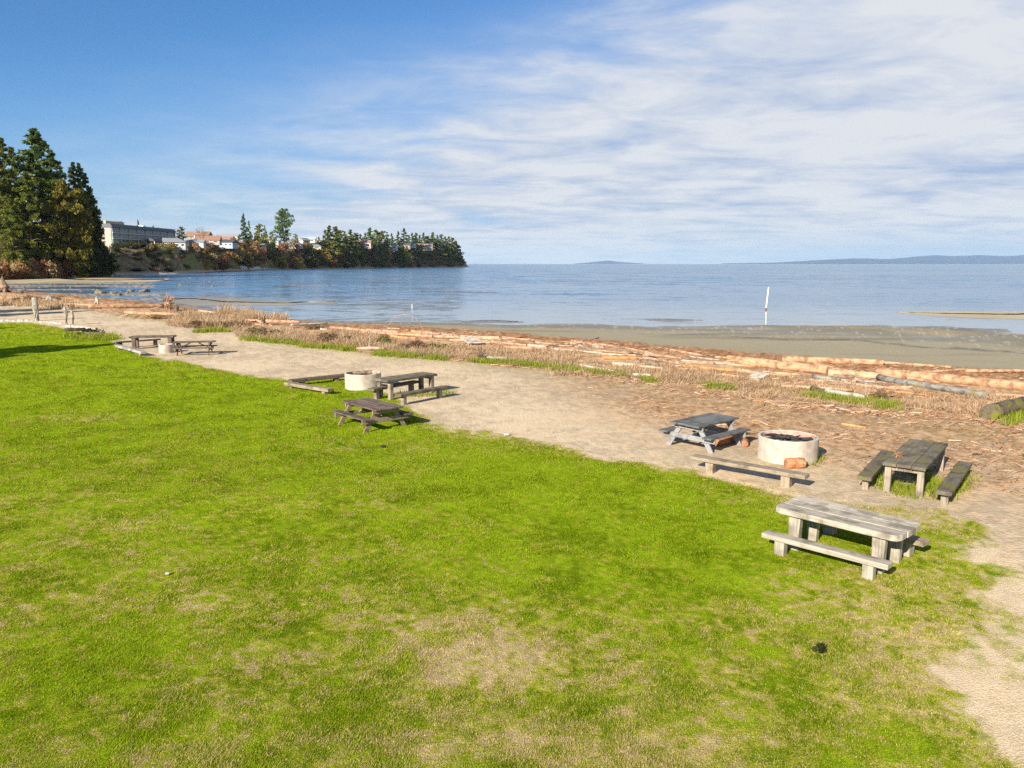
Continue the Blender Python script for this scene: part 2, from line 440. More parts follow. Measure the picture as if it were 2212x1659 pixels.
def ground_z(t, y):
    bp, bm, bw = at(C_PATH, t), at(C_MUD, t), at(C_WATER, t)
    bw = np.maximum(bw, bm + 2)
    z = np.where(y < bp, 0, np.where(y < bm, -0.3 * (y - bp) / np.maximum(bm - bp, 1),
        np.where(y < bw, -0.3 - 0.3 * ((y - bm) / (bw - bm)) ** 0.7, SEA - 0.02 * (y - bw))))
    x = t * y
    s = smooth(y, bp - 2, bp + 3)
    z = z + s * (fbm(x, y, 0.35, 3) - 0.5) * np.where(y < bm, 0.22, 0.10)
    cove = smooth(-t, 0.40, 0.47) * smooth(y, bm, bm + 12)                                   # stony wet flats of the left cove
    z = z * (1 - cove) + cove * (SEA + 0.0 + (fbm(x * .5, y * 1.8, 0.06, 4, off=3) - 0.5) * 0.75)
    wf = smooth((y - bm) / (bw - bm), 0.55, 0.95) * smooth(y, bm, bm + 5)
    z = z + wf * (fbm(x * .6, y * 1.3, 0.14, 4, off=12) - 0.51) * 0.5
    lf = y < at(C_LAWN, t)
    return z + np.where(lf, (fbm(x, y, 0.5, 3, off=5) - 0.5) * 0.06, (fbm(x, y, 1.2, 3, off=8) - 0.5) * 0.03)
def gz(x, y): return float(ground_z(np.array([x / y]), np.array([y]))[0])
def G(u, v):
    """point of the ground seen at u, v"""
    z = 0.0
    for _ in range(12):
        p = P(u, v, z); z = 0.5 * z + 0.5 * gz(p.x, p.y)
    p.z = gz(p.x, p.y)
    return p

# ------------------------------------------------------------------ lawn condition and colours
def patch_list(lst):
    out = []
    for u, v, ru, rv, a in lst:
        p = P(u, v); out.append((p.x, p.y, ru * p.y / FU, rv * p.y ** 2 / (CAM_H * FU), a))
    return out
DRY = patch_list([(1030, 1375, 200, 60, 0.55), (900, 1310, 200, 60, 0.35), (1150, 1440, 330, 80, 0.3), (1180, 1590, 260, 80, 0.6), (1060, 1460, 200, 40, 0.35), (1450, 1640, 200, 60, 0.4), (820, 1600, 180, 50, 0.3), (120, 903, 90, 16, 0.6), (250, 905, 60, 10, 0.4),
                  (1900, 1330, 380, 110, 0.38), (2080, 1480, 260, 200, 0.42), (2050, 1240, 180, 80, 0.4), (1500, 1290, 120, 40, 0.15), (900, 1130, 120, 18, 0.25), (450, 1650, 140, 40, 0.35), (600, 1420, 160, 50, 0.25), (300, 1130, 100, 20, 0.25),
                  (1750, 1085, 250, 22, 0.45), (1950, 1100, 180, 22, 0.5), (800, 835, 150, 25, 0.35), (930, 900, 50, 18, 0.3)])
LUSH = patch_list([(1400, 1130, 450, 110, 0.45), (1500, 1200, 200, 70, 0.3), (500, 850, 500, 60, 0.4), (100, 760, 300, 60, 0.5), (80, 1500, 250, 150, 0.25), (1200, 1020, 400, 50, 0.25)])
BARE = patch_list([(2270, 1580, 170, 210, 1.25), (2250, 1400, 120, 120, 0.85), (2240, 1190, 170, 36, 0.9), (2010, 1115, 90, 14, 0.5), (2250, 1290, 130, 110, 0.95)])
def gsum(lst, x, y):
    s = 0
    for cx, cy, rx, ry, a in lst: s = s + a * np.exp(-(((x - cx) / rx) ** 2 + ((y - cy) / ry) ** 2))
    return s
def lawn_edge(x, y, t):
    """metres inside the lawn, ragged"""
    return at(C_LAWN, t) - y + (fbm(x, y, 0.8, 5, 0.62, off=2) - 0.5) * 3.0
def lawn_state(x, y):
    t = x / y
    n = fbm(x, y, 0.45, 5, 0.6, off=11); n2 = fbm(x, y, 2.2, 4, 0.6, off=4)
    near = smooth(-y, -17, -8)
    dry = 0.17 + 0.09 * near + near * ((fbm(x, y, 4.5, 4, 0.65, off=93) - 0.44) * 0.9 + 0.02) + 0.72 * gsum(DRY, x, y) - gsum(LUSH, x, y) + (n - 0.5) * 0.5 + (n2 - 0.5) * 0.6 + (fbm(x, y, 7, 3, 0.6, off=71) - 0.5) * 0.7
    e = lawn_edge(x, y, t)
    dry = dry + 0.6 * np.exp(-np.maximum(e, 0) / 0.7)
    bare = gsum(BARE, x, y) + (n2 - 0.5) * 1.0 + (n - 0.5) * 0.7
    return np.clip(dry, 0, 1.2), e, bare
def lerp(a, b, f): return a + (b - a) * np.asarray(f)[:, None]
def C3(*c): return np.array(c, float)[None, :]
G_DEEP, G_LUSH, G_OLIVE, G_STRAW, G_TAN = C3(0.15, 0.235, 0.005), C3(0.265, 0.375, 0.012), C3(0.345, 0.35, 0.028), C3(0.47, 0.40, 0.13), C3(0.53, 0.41, 0.22)
SAND = C3(0.495, 0.39, 0.255)
def grass_colour(dry, x, y, rnd):
    n = fbm(x, y, 1.3, 4, 0.6, off=21)
    n = n - smooth(-y, -18, -8) * (0.06 + 0.5 * np.maximum(fbm(x, y, 3.0, 4, 0.6, off=95) - 0.5, 0))
    c = lerp(G_DEEP * 0.9, G_LUSH, smooth(n + (rnd - 0.5) * 0.5, 0.06, 0.6))
    d = dry + (rnd - 0.5) * 1.15
    c = lerp(c, np.broadcast_to(G_OLIVE, c.shape), smooth(d, 0.15, 0.5))
    c = lerp(c, np.broadcast_to(G_STRAW, c.shape), smooth(d, 0.5, 0.85))
    c = lerp(c, np.broadcast_to(G_TAN, c.shape), smooth(d, 0.8, 1.15))
    return c

# ------------------------------------------------------------------ ground sheets
def build_ground():
    q = np.concatenate([np.linspace(1 / 5.6, 1 / 120.0, 560), 1 / np.linspace(126, 420, 60)])
    ys = 1 / q
    tin = np.linspace(-0.86, 0.86, 620)
    ext = np.geomspace(0.9, 5, 26)
    ts = np.concatenate([-ext[::-1], tin, ext])
    Tm, Ym = np.meshgrid(ts, ys)
    x = (Tm * Ym).ravel(); y = Ym.ravel(); t = Tm.ravel()
    z = ground_z(t, y)
    V = np.stack([x, y, z], 1)
    bl, bp, bm, bw = at(C_LAWN, t), at(C_PATH, t), at(C_MUD, t), np.maximum(at(C_WATER, t), at(C_MUD, t) + 2)
    # colours of what lies there
    n1 = fbm(x, y, 0.25, 5, 0.55, off=31); n2 = fbm(x, y, 1.7, 5, 0.62, off=33); n3 = fbm(x, y, 6, 4, 0.6, off=35)
    path = lerp(SAND * 0.78, SAND * 1.16, smooth(n1 * 0.35 + n2 * 0.3 + n3 * 0.35, 0.36, 0.62))
    # bark chips and litter lie over the right half of the sand
    litter_c = lerp(C3(0.22, 0.115, 0.05), C3(0.48, 0.29, 0.145), smooth(n3, 0.3, 0.7))
    right = smooth(t, -0.02, 0.16)
    lit = right * np.exp(-((y - (bp - 3.0)) / np.where(y < bp - 3, 4.5, 30)) ** 2)
    lit = np.clip(lit * 0.95 + (n2 - 0.5) * 1.3 * right + (n1 - 0.5) * 0.9 * right, 0, 1)
    path = lerp(path, litter_c, lit * 0.85)
    edge = np.exp(-np.abs(y - bp) / 1.2) * (n2 > 0.46) * (1 - right * 0.5)
    path = lerp(path, np.broadcast_to(C3(0.19, 0.20, 0.035), path.shape), edge * 0.6)
    beach = lerp(C3(0.29, 0.17, 0.085), C3(0.56, 0.37, 0.21), smooth(n2 * 0.6 + n3 * 0.4, 0.34, 0.66))
    wr = smooth(y, bm - 0.36 * np.maximum(bm - bp, 5), bm - 0.2 * np.maximum(bm - bp, 5))
    wrack = lerp(C3(0.19, 0.085, 0.034), C3(0.40, 0.21, 0.095), smooth(n3, 0.3, 0.7))
    beach = lerp(beach, wrack, wr * smooth(n2, 0.2, 0.45))
    # tidal flat: dry olive sand near the wrack, wetter and shellier near the water
    f = (y - bm) / np.maximum(bw - bm, 1)
    band = fbm(x * 0.25, y * 1.2, 0.3, 4, off=41)
    mud = lerp(C3(0.285, 0.25, 0.165), C3(0.19, 0.165, 0.11), smooth(f + (band - 0.5) * 0.9, 0.3, 0.6))
    mud = lerp(mud, np.broadcast_to(C3(0.30, 0.24, 0.13), mud.shape), smooth(n1 + (n2 - 0.5) * 0.4, 0.52, 0.66) * smooth(f, 0.5, 0.8) * 0.8)
    mud = lerp(mud, np.broadcast_to(C3(0.12, 0.105, 0.085), mud.shape), smooth(f, 0.93, 1.0) * 0.7)
    line = np.exp(-((f - 0.42 - (n1 - 0.5) * 0.25) / 0.025) ** 2) * smooth(t, 0.1, 0.3)
    mud = lerp(mud, np.broadcast_to(C3(0.075, 0.065, 0.055), mud.shape), line * 0.75)
    shell = fbm(x, y, 5, 2, off=91)
    mud = lerp(mud, np.broadcast_to(C3(0.46, 0.41, 0.32), mud.shape), smooth(shell, 0.68, 0.8) * smooth(f, 0.2, 0.7) * 0.6)
    cove = smooth(-t, 0.38, 0.45)
    stones = lerp(C3(0.11, 0.095, 0.075), C3(0.36, 0.30, 0.21), smooth(n2 * 0.5 + n3 * 0.5, 0.38, 0.62))
    mud = lerp(mud, stones, cove * 0.85)
    col = path
    mixb = smooth(y + (n2 - 0.5) * 3, bp - 0.5, bp + 1.0); col = lerp(col, beach, mixb)
    mixm = smooth(y + (n2 - 0.5) * np.maximum(bm - bp, 4) * 0.25, bm - 0.4, bm + 0.8); col = lerp(col, mud, mixm)
    # lawn
    dry, e, bare = lawn_state(x, y)
    gcol = grass_colour(dry + 0.05, x, y, fbm(x, y, 9, 3, 0.6, off=77) * 1.6 - 0.3) * (0.40 + 0.75 * fbm(x, y, 11, 3, 0.65, off=79))[:, None]  # soil colour darkened in mottles to paint the shade between blades
    bcol = lerp(gcol, lerp(SAND * 1.05, SAND * 1.4, n3), smooth(bare, 0.45, 0.8))
    bcol = lerp(path, bcol, smooth(e, -0.2, 0.35))
    lw = (y < bl + 1.2) & (e > -0.3)
    col = np.where(lw[:, None], bcol, col)
    ny, nt = Tm.shape
    idx = np.arange(ny * nt).reshape(ny, nt)
    F = np.stack([idx[:-1, :-1], idx[1:, :-1], idx[1:, 1:], idx[:-1, 1:]], -1).reshape(-1, 4)[:, ::-1]
    fc = F[:, 0]
    cls = np.where(e[fc] > 0, 0, np.where(y[fc] < bp[fc], 1, np.where(y[fc] < bm[fc], 2, 3)))
    deep = z[fc] < SEA - 1.2
    for k, (nm, mt) in enumerate((('lawn', 'lawn'), ('path', 'ground'), ('beach', 'ground'), ('tidal_flat', 'ground'))):
        ff = F[(cls == k) & ~deep]
        used, inv = np.unique(ff, return_inverse=True)
        o = np_obj(nm, V[used], inv.reshape(ff.shape), M[mt], col[used], smooth_f=True)
        tag(o, kind='structure')
    # the lawn behind and beside the camera
    gx, gy = np.meshgrid(np.linspace(-28, 28, 60), np.linspace(-30, 5.6, 40))
    gx = gx.ravel(); gy = gy.ravel()
    fr = grass_colour(np.full(gx.shape, 0.35), gx, gy, fbm(gx, gy, 3, 3))
    i2 = np.arange(40 * 60).reshape(40, 60)
    F2 = np.stack([i2[:-1, :-1], i2[:-1, 1:], i2[1:, 1:], i2[1:, :-1]], -1).reshape(-1, 4)
    tag(np_obj('ground', np.stack([gx, gy, np.full(gx.shape, -0.04)], 1), F2, M['lawn'], fr), kind='structure')
build_ground()

def sea_mat():
    m, T, b = new_mat('sea_water')
    geo = T.n('ShaderNodeNewGeometry'); pos = geo.outputs['Position']
    mp = T.n('ShaderNodeMapping'); mp.inputs['Scale'].default_value = (0.45, 1.0, 1); T.l(pos, mp.inputs[0])
    a1 = T.noise(mp.outputs[0], 1.1, 3, 0.6).outputs['Color']
    a2 = T.noise(mp.outputs[0], 0.16, 3, 0.6).outputs['Color']
    n = T.vmath('ADD', T.vmath('SUBTRACT', a1, (0.5, 0.5, 0.5)), T.vmath('SUBTRACT', a2, (0.5, 0.5, 0.5)))
    # wind roughens the open water; slack shallows inshore stay glassy
    sp = T.n('ShaderNodeSeparateXYZ'); T.l(pos, sp.inputs[0])
    mps = T.n('ShaderNodeMapping'); mps.inputs['Scale'].default_value = (0.006, 0.03, 1); T.l(pos, mps.inputs[0])
    streak = T.noise(mps.outputs[0], 1.0, 4, 0.6).outputs[0]
    away = T.sstep(T.math('ADD', sp.outputs[1], T.math('MULTIPLY', sp.outputs[0], 0.35)), 65, 150)
    amp = T.math('MULTIPLY', T.math('MULTIPLY_ADD', away, 0.75, 0.25), T.math('MULTIPLY_ADD', T.sstep(streak, 0.35, 0.62), 0.55, 0.45))
    sc = T.vmath('SCALE', n); amp = T.math('MULTIPLY', amp, T.math('MULTIPLY_ADD', T.sstep(sp.outputs[1], 110, 260), 0.9, 1.0))
    T.l(T.math('MULTIPLY', amp, 1.15), sc.node.inputs['Scale'])
    flat = T.vmath('MULTIPLY', sc, (0.55, 1.0, 0.0))
    nn = T.vmath('NORMALIZE', T.vmath('ADD', flat, (0, 0, 1)))
    T.l(nn, b.inputs['Normal'])
    T.l(T.mix(away, (0.22, 0.26, 0.28), (0.06, 0.14, 0.24)), b.inputs['Base Color'])
    b.inputs['Roughness'].default_value = 0.14; b.inputs['IOR'].default_value = 1.33; b.inputs['Specular IOR Level'].default_value = 0.5
    return m
M['sea'] = sea_mat()
tag(np_obj('sea', [(-40000, 25, SEA), (40000, 25, SEA), (40000, 34000, SEA), (-40000, 34000, SEA)], [(0, 1, 2, 3)], M['sea']), kind='structure')

# ------------------------------------------------------------------ sand bars
def sandbar(pts, h, c1, c2, z=SEA, seed=0):
    w = [P(u, v, z) for u, v in pts]
    xs = []; n = len(w)
    rs = np.random.RandomState(seed)
    for i in range(n):
        a, b = w[i], w[(i + 1) % n]
        for k in range(6): xs.append(a.lerp(b, k / 6))
    o = np.array([(p.x, p.y) for p in xs]); c = o.mean(0)
    # smooth the outline
    for _ in range(3): o = (np.roll(o, 1, 0) + o * 2 + np.roll(o, -1, 0)) / 4
    V = []; F = []; m = len(o)
    # rings towards the spine (shrink in y more than in x, so that long bars keep their length)
    spine = np.interp(o[:, 0], *[np.array(q) for q in zip(*[(xv, yv) for xv, yv in sorted([(o[:, 0].min(), c[1])] + [(o[i, 0], (o[i, 1] + o[j, 1]) / 2) for i in range(m) for j in [int(np.argmin(np.abs(o[:, 0] - o[i, 0]) + 1e6 * (np.sign(o[:, 1] - c[1]) == np.sign(o[i, 1] - c[1]))))]])])])
    lev = [(1.0, -0.25), (0.9, 0.02), (0.75, 0.5), (0.45, 0.85), (0.1, 1.0)]
    for s, hh in lev:
        yy = spine + (o[:, 1] - spine) * s
        xx = c[0] + (o[:, 0] - c[0]) * (0.9 + 0.1 * s)
        zz = z + h * hh + (rs.rand(m) - 0.5) * 0.02
        V.append(np.stack([xx, yy, zz], 1))
    for r in range(len(lev) - 1):
        for i in range(m):
            j = (i + 1) % m; F.append((r * m + i, r * m + j, (r + 1) * m + j, (r + 1) * m + i))
    V = np.concatenate(V)
    f = fbm(V[:, 0], V[:, 1], 0.15, 4)
    col = lerp(C3(*c1), C3(*c2), smooth(f, 0.35, 0.65))
    edge = smooth(V[:, 2], SEA + 0.04, SEA + 0.0)
    col = col * (1 - 0.45 * edge)[:, None]
    return tag(np_obj('sandbar', V, F, M['ground'], col, smooth_f=True), kind='structure')
sandbar([(1922, 674), (1960, 671.5), (2040, 670.5), (2130, 671.5), (2330, 674), (2330, 695), (2212, 692), (2100, 688), (2000, 682)], 0.12, (0.36, 0.30, 0.19), (0.42, 0.35, 0.22), seed=1)
sandbar([(330, 652), (380, 643), (425, 640.5), (480, 641), (560, 646.5), (640, 651), (720, 654.5), (738, 656.5), (640, 660), (560, 661.5), (480, 662), (400, 664)], 0.10, (0.24, 0.21, 0.16), (0.30, 0.26, 0.19), seed=2)
sandbar([(895, 630.4), (930, 628.2), (1005, 629.6), (1090, 632), (1000, 632.6)], 0.06, (0.13, 0.12, 0.10), (0.19, 0.17, 0.14), seed=3)
sandbar([(598, 615.3), (640, 614.3), (700, 615), (740, 616.4), (660, 617.4)], 0.06, (0.22, 0.18, 0.15), (0.28, 0.24, 0.19), seed=4)
sandbar([(-40, 600), (90, 596), (200, 598), (290, 600), (345, 603), (372, 606), (330, 609.5), (240, 611), (120, 613), (-40, 614)], 0.40, (0.28, 0.22, 0.13), (0.40, 0.33, 0.20), seed=5)
sandbar([(235, 588), (330, 583.5), (420, 582), (480, 582.6), (430, 587), (360, 590.5), (290, 593), (230, 594)], 0.35, (0.22, 0.22, 0.11), (0.34, 0.29, 0.18), seed=6)
sandbar([(985, 696), (1020, 691.5), (1070, 690.5), (1110, 693), (1140, 697), (1060, 698)], 0.05, (0.18, 0.16, 0.125), (0.22, 0.19, 0.15), seed=7)

# ------------------------------------------------------------------ headland, far hills, haze
S_U = np.array([-700, -300, 0, 150, 232, 250, 300, 380, 440, 500, 560, 650, 740, 850, 950, 990, 1006, 1014])
S_Y = np.array([110, 175, 255, 290, 322, 372, 385, 430, 520, 620, 690, 790, 890, 1040, 1230, 1330, 1390, 1420.])
S_T = np.array([2, 3, 4, 5.5, 8, 13.5, 14.2, 14.5, 16, 17.5, 18.5, 20, 20, 22, 21, 17, 5, -2.0])
def shore_y(u): return np.interp(u, S_U, S_Y)
def head_top(u): return np.interp(u, S_U, S_T)
def head_z(u, y):
    s = y - shore_y(u)
    top = head_top(u); wdt = np.interp(u, [0, 240, 260, 420, 480, 900, 1000], [30, 30, 38, 40, 45, 40, 25])
    f = np.clip((s - 10) / wdt, 0, 1)
    z = SEA - 0.3 + np.clip(s / 10, -1, 1) * np.minimum(1.2, np.maximum(top, 0) * 0.3) + np.maximum(top - 0.6, 0) * (f * f * (3 - 2 * f))
    return z
def build_headland():
    us = np.concatenate([np.linspace(-700, 0, 30), np.linspace(6, 1014, 260)])
    ss = np.concatenate([np.linspace(-8, 70, 60), np.linspace(78, 420, 20)])
    U, S = np.meshgrid(us, ss)
    Y = shore_y(U) + S
    Zz = head_z(U, Y)
    X = (U - CU) / FU * Y / KX
    x, y, z = X.ravel(), Y.ravel(), Zz.ravel()
    amp = np.clip((z - 0.8) / 4, 0, 1)
    z = z + amp * (fbm(x, y, 0.05, 4) - 0.5) * 5 * np.clip(S.ravel() / 40, 0, 1)
    n = fbm(x, y, 0.08, 5, 0.6); n2 = fbm(x, y, 0.4, 4, 0.6, off=3)
    soil = lerp(C3(0.08, 0.06, 0.035), C3(0.26, 0.19, 0.10), smooth(n * 0.6 + n2 * 0.4, 0.36, 0.64))
    soil = lerp(soil, np.broadcast_to(C3(0.12, 0.15, 0.03), soil.shape), smooth(n, 0.52, 0.62) * 0.8)
    topg = lerp(C3(0.13, 0.19, 0.03), C3(0.23, 0.20, 0.10), smooth(n2, 0.35, 0.65))
    f = np.clip((S.ravel() - 10) / 42, 0, 1)
    col = lerp(soil, topg, smooth(f, 0.85, 1.0))
    bch = lerp(C3(0.33, 0.27, 0.19), C3(0.46, 0.38, 0.27), n2)
    col = lerp(bch, col, smooth(z + (n2 - 0.5) * 1.2, 0.2, 1.1))
    ny, nu = U.shape; i = np.arange(ny * nu).reshape(ny, nu)
    F = np.stack([i[:-1, :-1], i[:-1, 1:], i[1:, 1:], i[1:, :-1]], -1).reshape(-1, 4)
    tag(np_obj('headland', np.stack([x, y, z], 1), F, M['bluff'], col, smooth_f=True), kind='structure')
build_headland()
def H(u, s):
    """ground point of the headland, s metres inland of the shore in column u"""
    y = float(shore_y(u)) + s
    return Vector(((u - CU) / FU * y / KX, y, float(head_z(np.array(u), np.array(y)))))

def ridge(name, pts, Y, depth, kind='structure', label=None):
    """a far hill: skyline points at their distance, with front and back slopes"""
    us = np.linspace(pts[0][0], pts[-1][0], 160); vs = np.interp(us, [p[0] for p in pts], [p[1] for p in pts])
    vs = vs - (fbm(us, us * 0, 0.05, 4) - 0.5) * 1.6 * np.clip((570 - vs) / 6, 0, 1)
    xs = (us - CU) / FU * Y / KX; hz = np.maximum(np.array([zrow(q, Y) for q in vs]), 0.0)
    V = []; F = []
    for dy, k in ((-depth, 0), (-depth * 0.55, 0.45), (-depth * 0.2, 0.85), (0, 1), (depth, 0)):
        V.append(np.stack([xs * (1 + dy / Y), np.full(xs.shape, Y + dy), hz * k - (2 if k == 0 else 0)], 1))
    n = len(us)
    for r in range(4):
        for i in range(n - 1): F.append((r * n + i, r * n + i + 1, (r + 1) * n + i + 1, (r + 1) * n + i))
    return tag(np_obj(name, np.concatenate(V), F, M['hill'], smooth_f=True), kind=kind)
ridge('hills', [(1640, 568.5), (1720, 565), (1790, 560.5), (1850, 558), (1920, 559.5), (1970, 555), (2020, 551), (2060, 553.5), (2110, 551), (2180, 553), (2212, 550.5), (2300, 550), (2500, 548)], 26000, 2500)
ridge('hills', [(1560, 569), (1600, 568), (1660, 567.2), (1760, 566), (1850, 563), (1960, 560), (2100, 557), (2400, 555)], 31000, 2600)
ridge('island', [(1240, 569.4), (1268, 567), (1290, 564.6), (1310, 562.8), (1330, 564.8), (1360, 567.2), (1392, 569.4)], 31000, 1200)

def build_haze():
    m = bpy.data.materials.new('air_haze'); m.use_nodes = True; T = NT(m.node_tree); m.node_tree.nodes.clear()
    v = T.n('ShaderNodeVolumePrincipled'); v.inputs['Density'].default_value = 0.000021
    v.inputs['Color'].default_value = (0.56, 0.78, 1.0, 1); v.inputs['Anisotropy'].default_value = 0.0
    o = T.n('ShaderNodeOutputMaterial'); T.l(v.outputs[0], o.inputs['Volume'])
    b = MB().box((0, 15000, 230), (90000, 39000, 470))
    # bottom a metre below the lowest ground
    ob = b.build('haze', m); ob.location.z = 235 - 230 - 4.5
    tag(ob, kind='stuff')
build_haze()

# ------------------------------------------------------------------ picnic furniture
rng = random.Random(11)
def frame_from(p0, p1, side):
    """centre, yaw and length from two ends of one long edge and a point on the far side"""
    d = (p1 - p0); d.z = 0; L = d.length; d.normalize()
    nrm = Vector((-d.y, d.x, 0)); w = (side - p0).dot(nrm)
    return d, nrm, L, w

def rot_to(d): return math.atan2(d.y, d.x)

def planks(L, Wd, n, z, th, gap=0.012, over=0.0, round_c=0.0, seed=0):
    b = MB(); r = random.Random(seed); pw = Wd / n
    for i in range(n):
        y0 = -Wd / 2 + i * pw + gap / 2; y1 = y0 + pw - gap
        e0, e1 = r.uniform(-.01, .01), r.uniform(-.01, .01)
        x0, x1 = -L / 2 + e0, L / 2 + e1; dz = r.uniform(-.004, .004)
        pts = [(x0, y0), (x1, y0), (x1, y1), (x0, y1)]
        if round_c and i == 0: pts = [(x0, y1), (x0, y0 + round_c), (x0 + round_c * .3, y0 + round_c * .3), (x0 + round_c, y0), (x1 - round_c, y0), (x1 - round_c * .3, y0 + round_c * .3), (x1, y0 + round_c), (x1, y1)]
        elif round_c and i == n - 1: pts = [(x0, y0), (x1, y0), (x1, y1 - round_c), (x1 - round_c * .3, y1 - round_c * .3), (x1 - round_c, y1), (x0 + round_c, y1), (x0 + round_c * .3, y1 - round_c * .3), (x0, y1 - round_c)]
        b.prism(pts, z - th + dz, z + dz)
    return b

def post_table(label, p0, p1, side, h, mat, leg_mat, th=0.09, n=3, rc=0.0, leg=(0.16, 0.12), inset=0.24, legin=0.14, wd=None, batter=0.0, slabs=False, z=0.0):
    d, nr, L, w = frame_from(p0, p1, side)
    if wd: w = math.copysign(wd, w)
    c = (p0 + p1) / 2 + nr * (w / 2)
    t = thing('picnic_table', label, 'picnic table', (c.x, c.y, gz(c.x, c.y)), rot_to(d))
    Wd = abs(w)
    planks(L, Wd, n, h, th, rc and .006 or .006, round_c=rc, seed=int(L * 100)).build('tabletop', mat, t, bevel=0.012)
    for sx in (-1, 1):
        MB().box((sx * (L / 2 - inset), 0, h - th - .052), (0.09, Wd - 2 * legin - leg[1] - .004, 0.10)).build('crossbeam', leg_mat, t, bevel=0.008)
        for sy in (-1, 1):
            x = sx * (L / 2 - inset); y = sy * (Wd / 2 - legin)
            lw, ld = leg
            b = MB(); zt = h - th - .006
            b.prism([(x - lw / 2, y - ld / 2), (x + lw / 2, y - ld / 2), (x + lw / 2, y + ld / 2), (x - lw / 2, y + ld / 2)], -0.12, zt,
                    [(x - lw / 2 * (1 + batter), y - ld / 2), (x + lw / 2 * (1 + batter), y - ld / 2), (x + lw / 2 * (1 + batter), y + ld / 2), (x - lw / 2 * (1 + batter), y + ld / 2)])
            b.build('leg', leg_mat, t, bevel=0.01)
    return t

def bench(label, p0, p1, h, mat, leg_mat, wd=0.29, th=0.085, side=1, inset=0.28, leg=(0.17, 0.2), group=None, n=1, name='bench'):
    d = p1 - p0; d.z = 0; L = d.length; d.normalize(); nr = Vector((-d.y, d.x, 0))
    c = (p0 + p1) / 2 + nr * side * wd / 2
    t = thing(name, label, 'bench', (c.x, c.y, gz(c.x, c.y)), rot_to(d), group)
    planks(L, wd, n, h, th, seed=int(L * 77)).build('seat', mat, t, bevel=0.012)
    for sx in (-1, 1):
        MB().box((sx * (L / 2 - inset), 0, (h - th) / 2 - .06), (leg[0], leg[1], h - th + .12)).build('leg', leg_mat, t, bevel=0.012)
    return t

def aframe(label, c, yaw, L, Wd, h, mat, leg_mat, hs=0.43, n=5, reach=None, seat_w=0.26):
    t = thing('picnic_table', label, 'picnic table', (c.x, c.y, gz(c.x, c.y)), yaw)
    th = 0.045; reach = reach or Wd / 2 + 0.34
    planks(L, Wd, n, h, th, seed=int(L * 31)).build('tabletop', mat, t, bevel=0.006)
    for s in (-1, 1):
        b = planks(L, seat_w, 1, hs, 0.045, seed=int(L * 13 + s)); b.v = [(x, y + s * (reach - seat_w / 2), z) for x, y, z in b.v]
        b.build('seat', mat, t, bevel=0.006)
    for sx in (-1, 1):
        x = sx * (L / 2 - 0.22)
        MB().box((x, 0, h - th - .065), (0.045, Wd - .04, 0.125)).build('crossbeam', leg_mat, t, bevel=0.006)
        MB().box((x + sx * .0, 0, hs - .045 - .065), (0.045, 2 * reach - .03, 0.125)).build('seat_beam', leg_mat, t, bevel=0.006)
        for sy in (-1, 1):
            top = Vector((x - sx * .047, sy * (Wd / 2 - .20), h - th - .005)); bot = Vector((x - sx * .047, sy * (reach - .13), -.04))
            MB().beam(top, bot, 0.045, 0.13, up=Vector((1, 0, 0)).cross((bot - top).normalized())).build('leg', leg_mat, t, bevel=0.006)
        MB().beam((x - sx * .06, 0, hs - .09), (x - sx * L * .3, 0, h - th - .03), 0.07, 0.045).build('brace', leg_mat, t, bevel=0.005)
    return t

def fire_ring(label, ul, ur, vb, zk, h, seed=1):
    """ul..ur, vb: outer width and lower front edge in the survey picture"""
    a = P(*Z(zk, (ul + ur) / 2, vb)); r = (ur - ul) / 2 / ZT[zk][2] * K * a.y / FU
    r = r * (1 + r / a.y)
    dirv = Vector((a.x, a.y, 0)).normalized(); c = a + dirv * r
    t = thing('fire_ring', label, 'fire pit', (c.x, c.y, gz(c.x, c.y)))
    rnd = random.Random(seed); b = MB(); n = 64; th = 0.065
    prof = [(r, -.1), (r * 1.0, h * .5), (r, h - .012), (r - .012, h), (r - th + .012, h), (r - th, h - .012), (r - th, 0.12)]
    vs = []; fs = []
    for i in range(n):
        an = 2 * math.pi * i / n; q = 1 + rnd.uniform(-.003, .003)
        for rr, zz in prof: vs.append((math.cos(an) * rr * q, math.sin(an) * rr * q, zz + (rnd.uniform(-.006, .006) if zz > h * .9 else 0)))
    m = len(prof)
    for i in range(n):
        j = (i + 1) % n
        for k in range(m - 2): fs.append((i * m + k, j * m + k, j * m + k + 1, i * m + k + 1))
    MB().add(vs, fs).build('ring_wall', M['concrete'], t, smooth_f=False)
    vs2 = [v for i, v in enumerate(vs) if i % m >= m - 2]
    MB().add([(x * .999, y * .999, z) for x, y, z in vs2], [(i * 2, ((i + 1) % n) * 2, ((i + 1) % n) * 2 + 1, i * 2 + 1) for i in range(n)]).build('inner_face', M['inner'], t, smooth_f=True)
    fl = MB(); V = [(0, 0, h * .84)]; rr = random.Random(seed + 5)
    for k in range(1, 6):
        for i in range(24):
            an = 2 * math.pi * i / 24; V.append((math.cos(an) * (r - th) * k / 5, math.sin(an) * (r - th) * k / 5, h * (.84 - .006 * k * k) + rr.uniform(-.03, .03)))
    Fs = [(0, 1 + i, 1 + (i + 1) % 24) for i in range(24)]
    for k in range(4):
        for i in range(24):
            j = (i + 1) % 24; Fs.append((1 + k * 24 + i, 1 + (k + 1) * 24 + i, 1 + (k + 1) * 24 + j, 1 + k * 24 + j))
    fl.add(V, Fs).build('ash_bed', M['soot'], t, smooth_f=True)
    return t, c, r

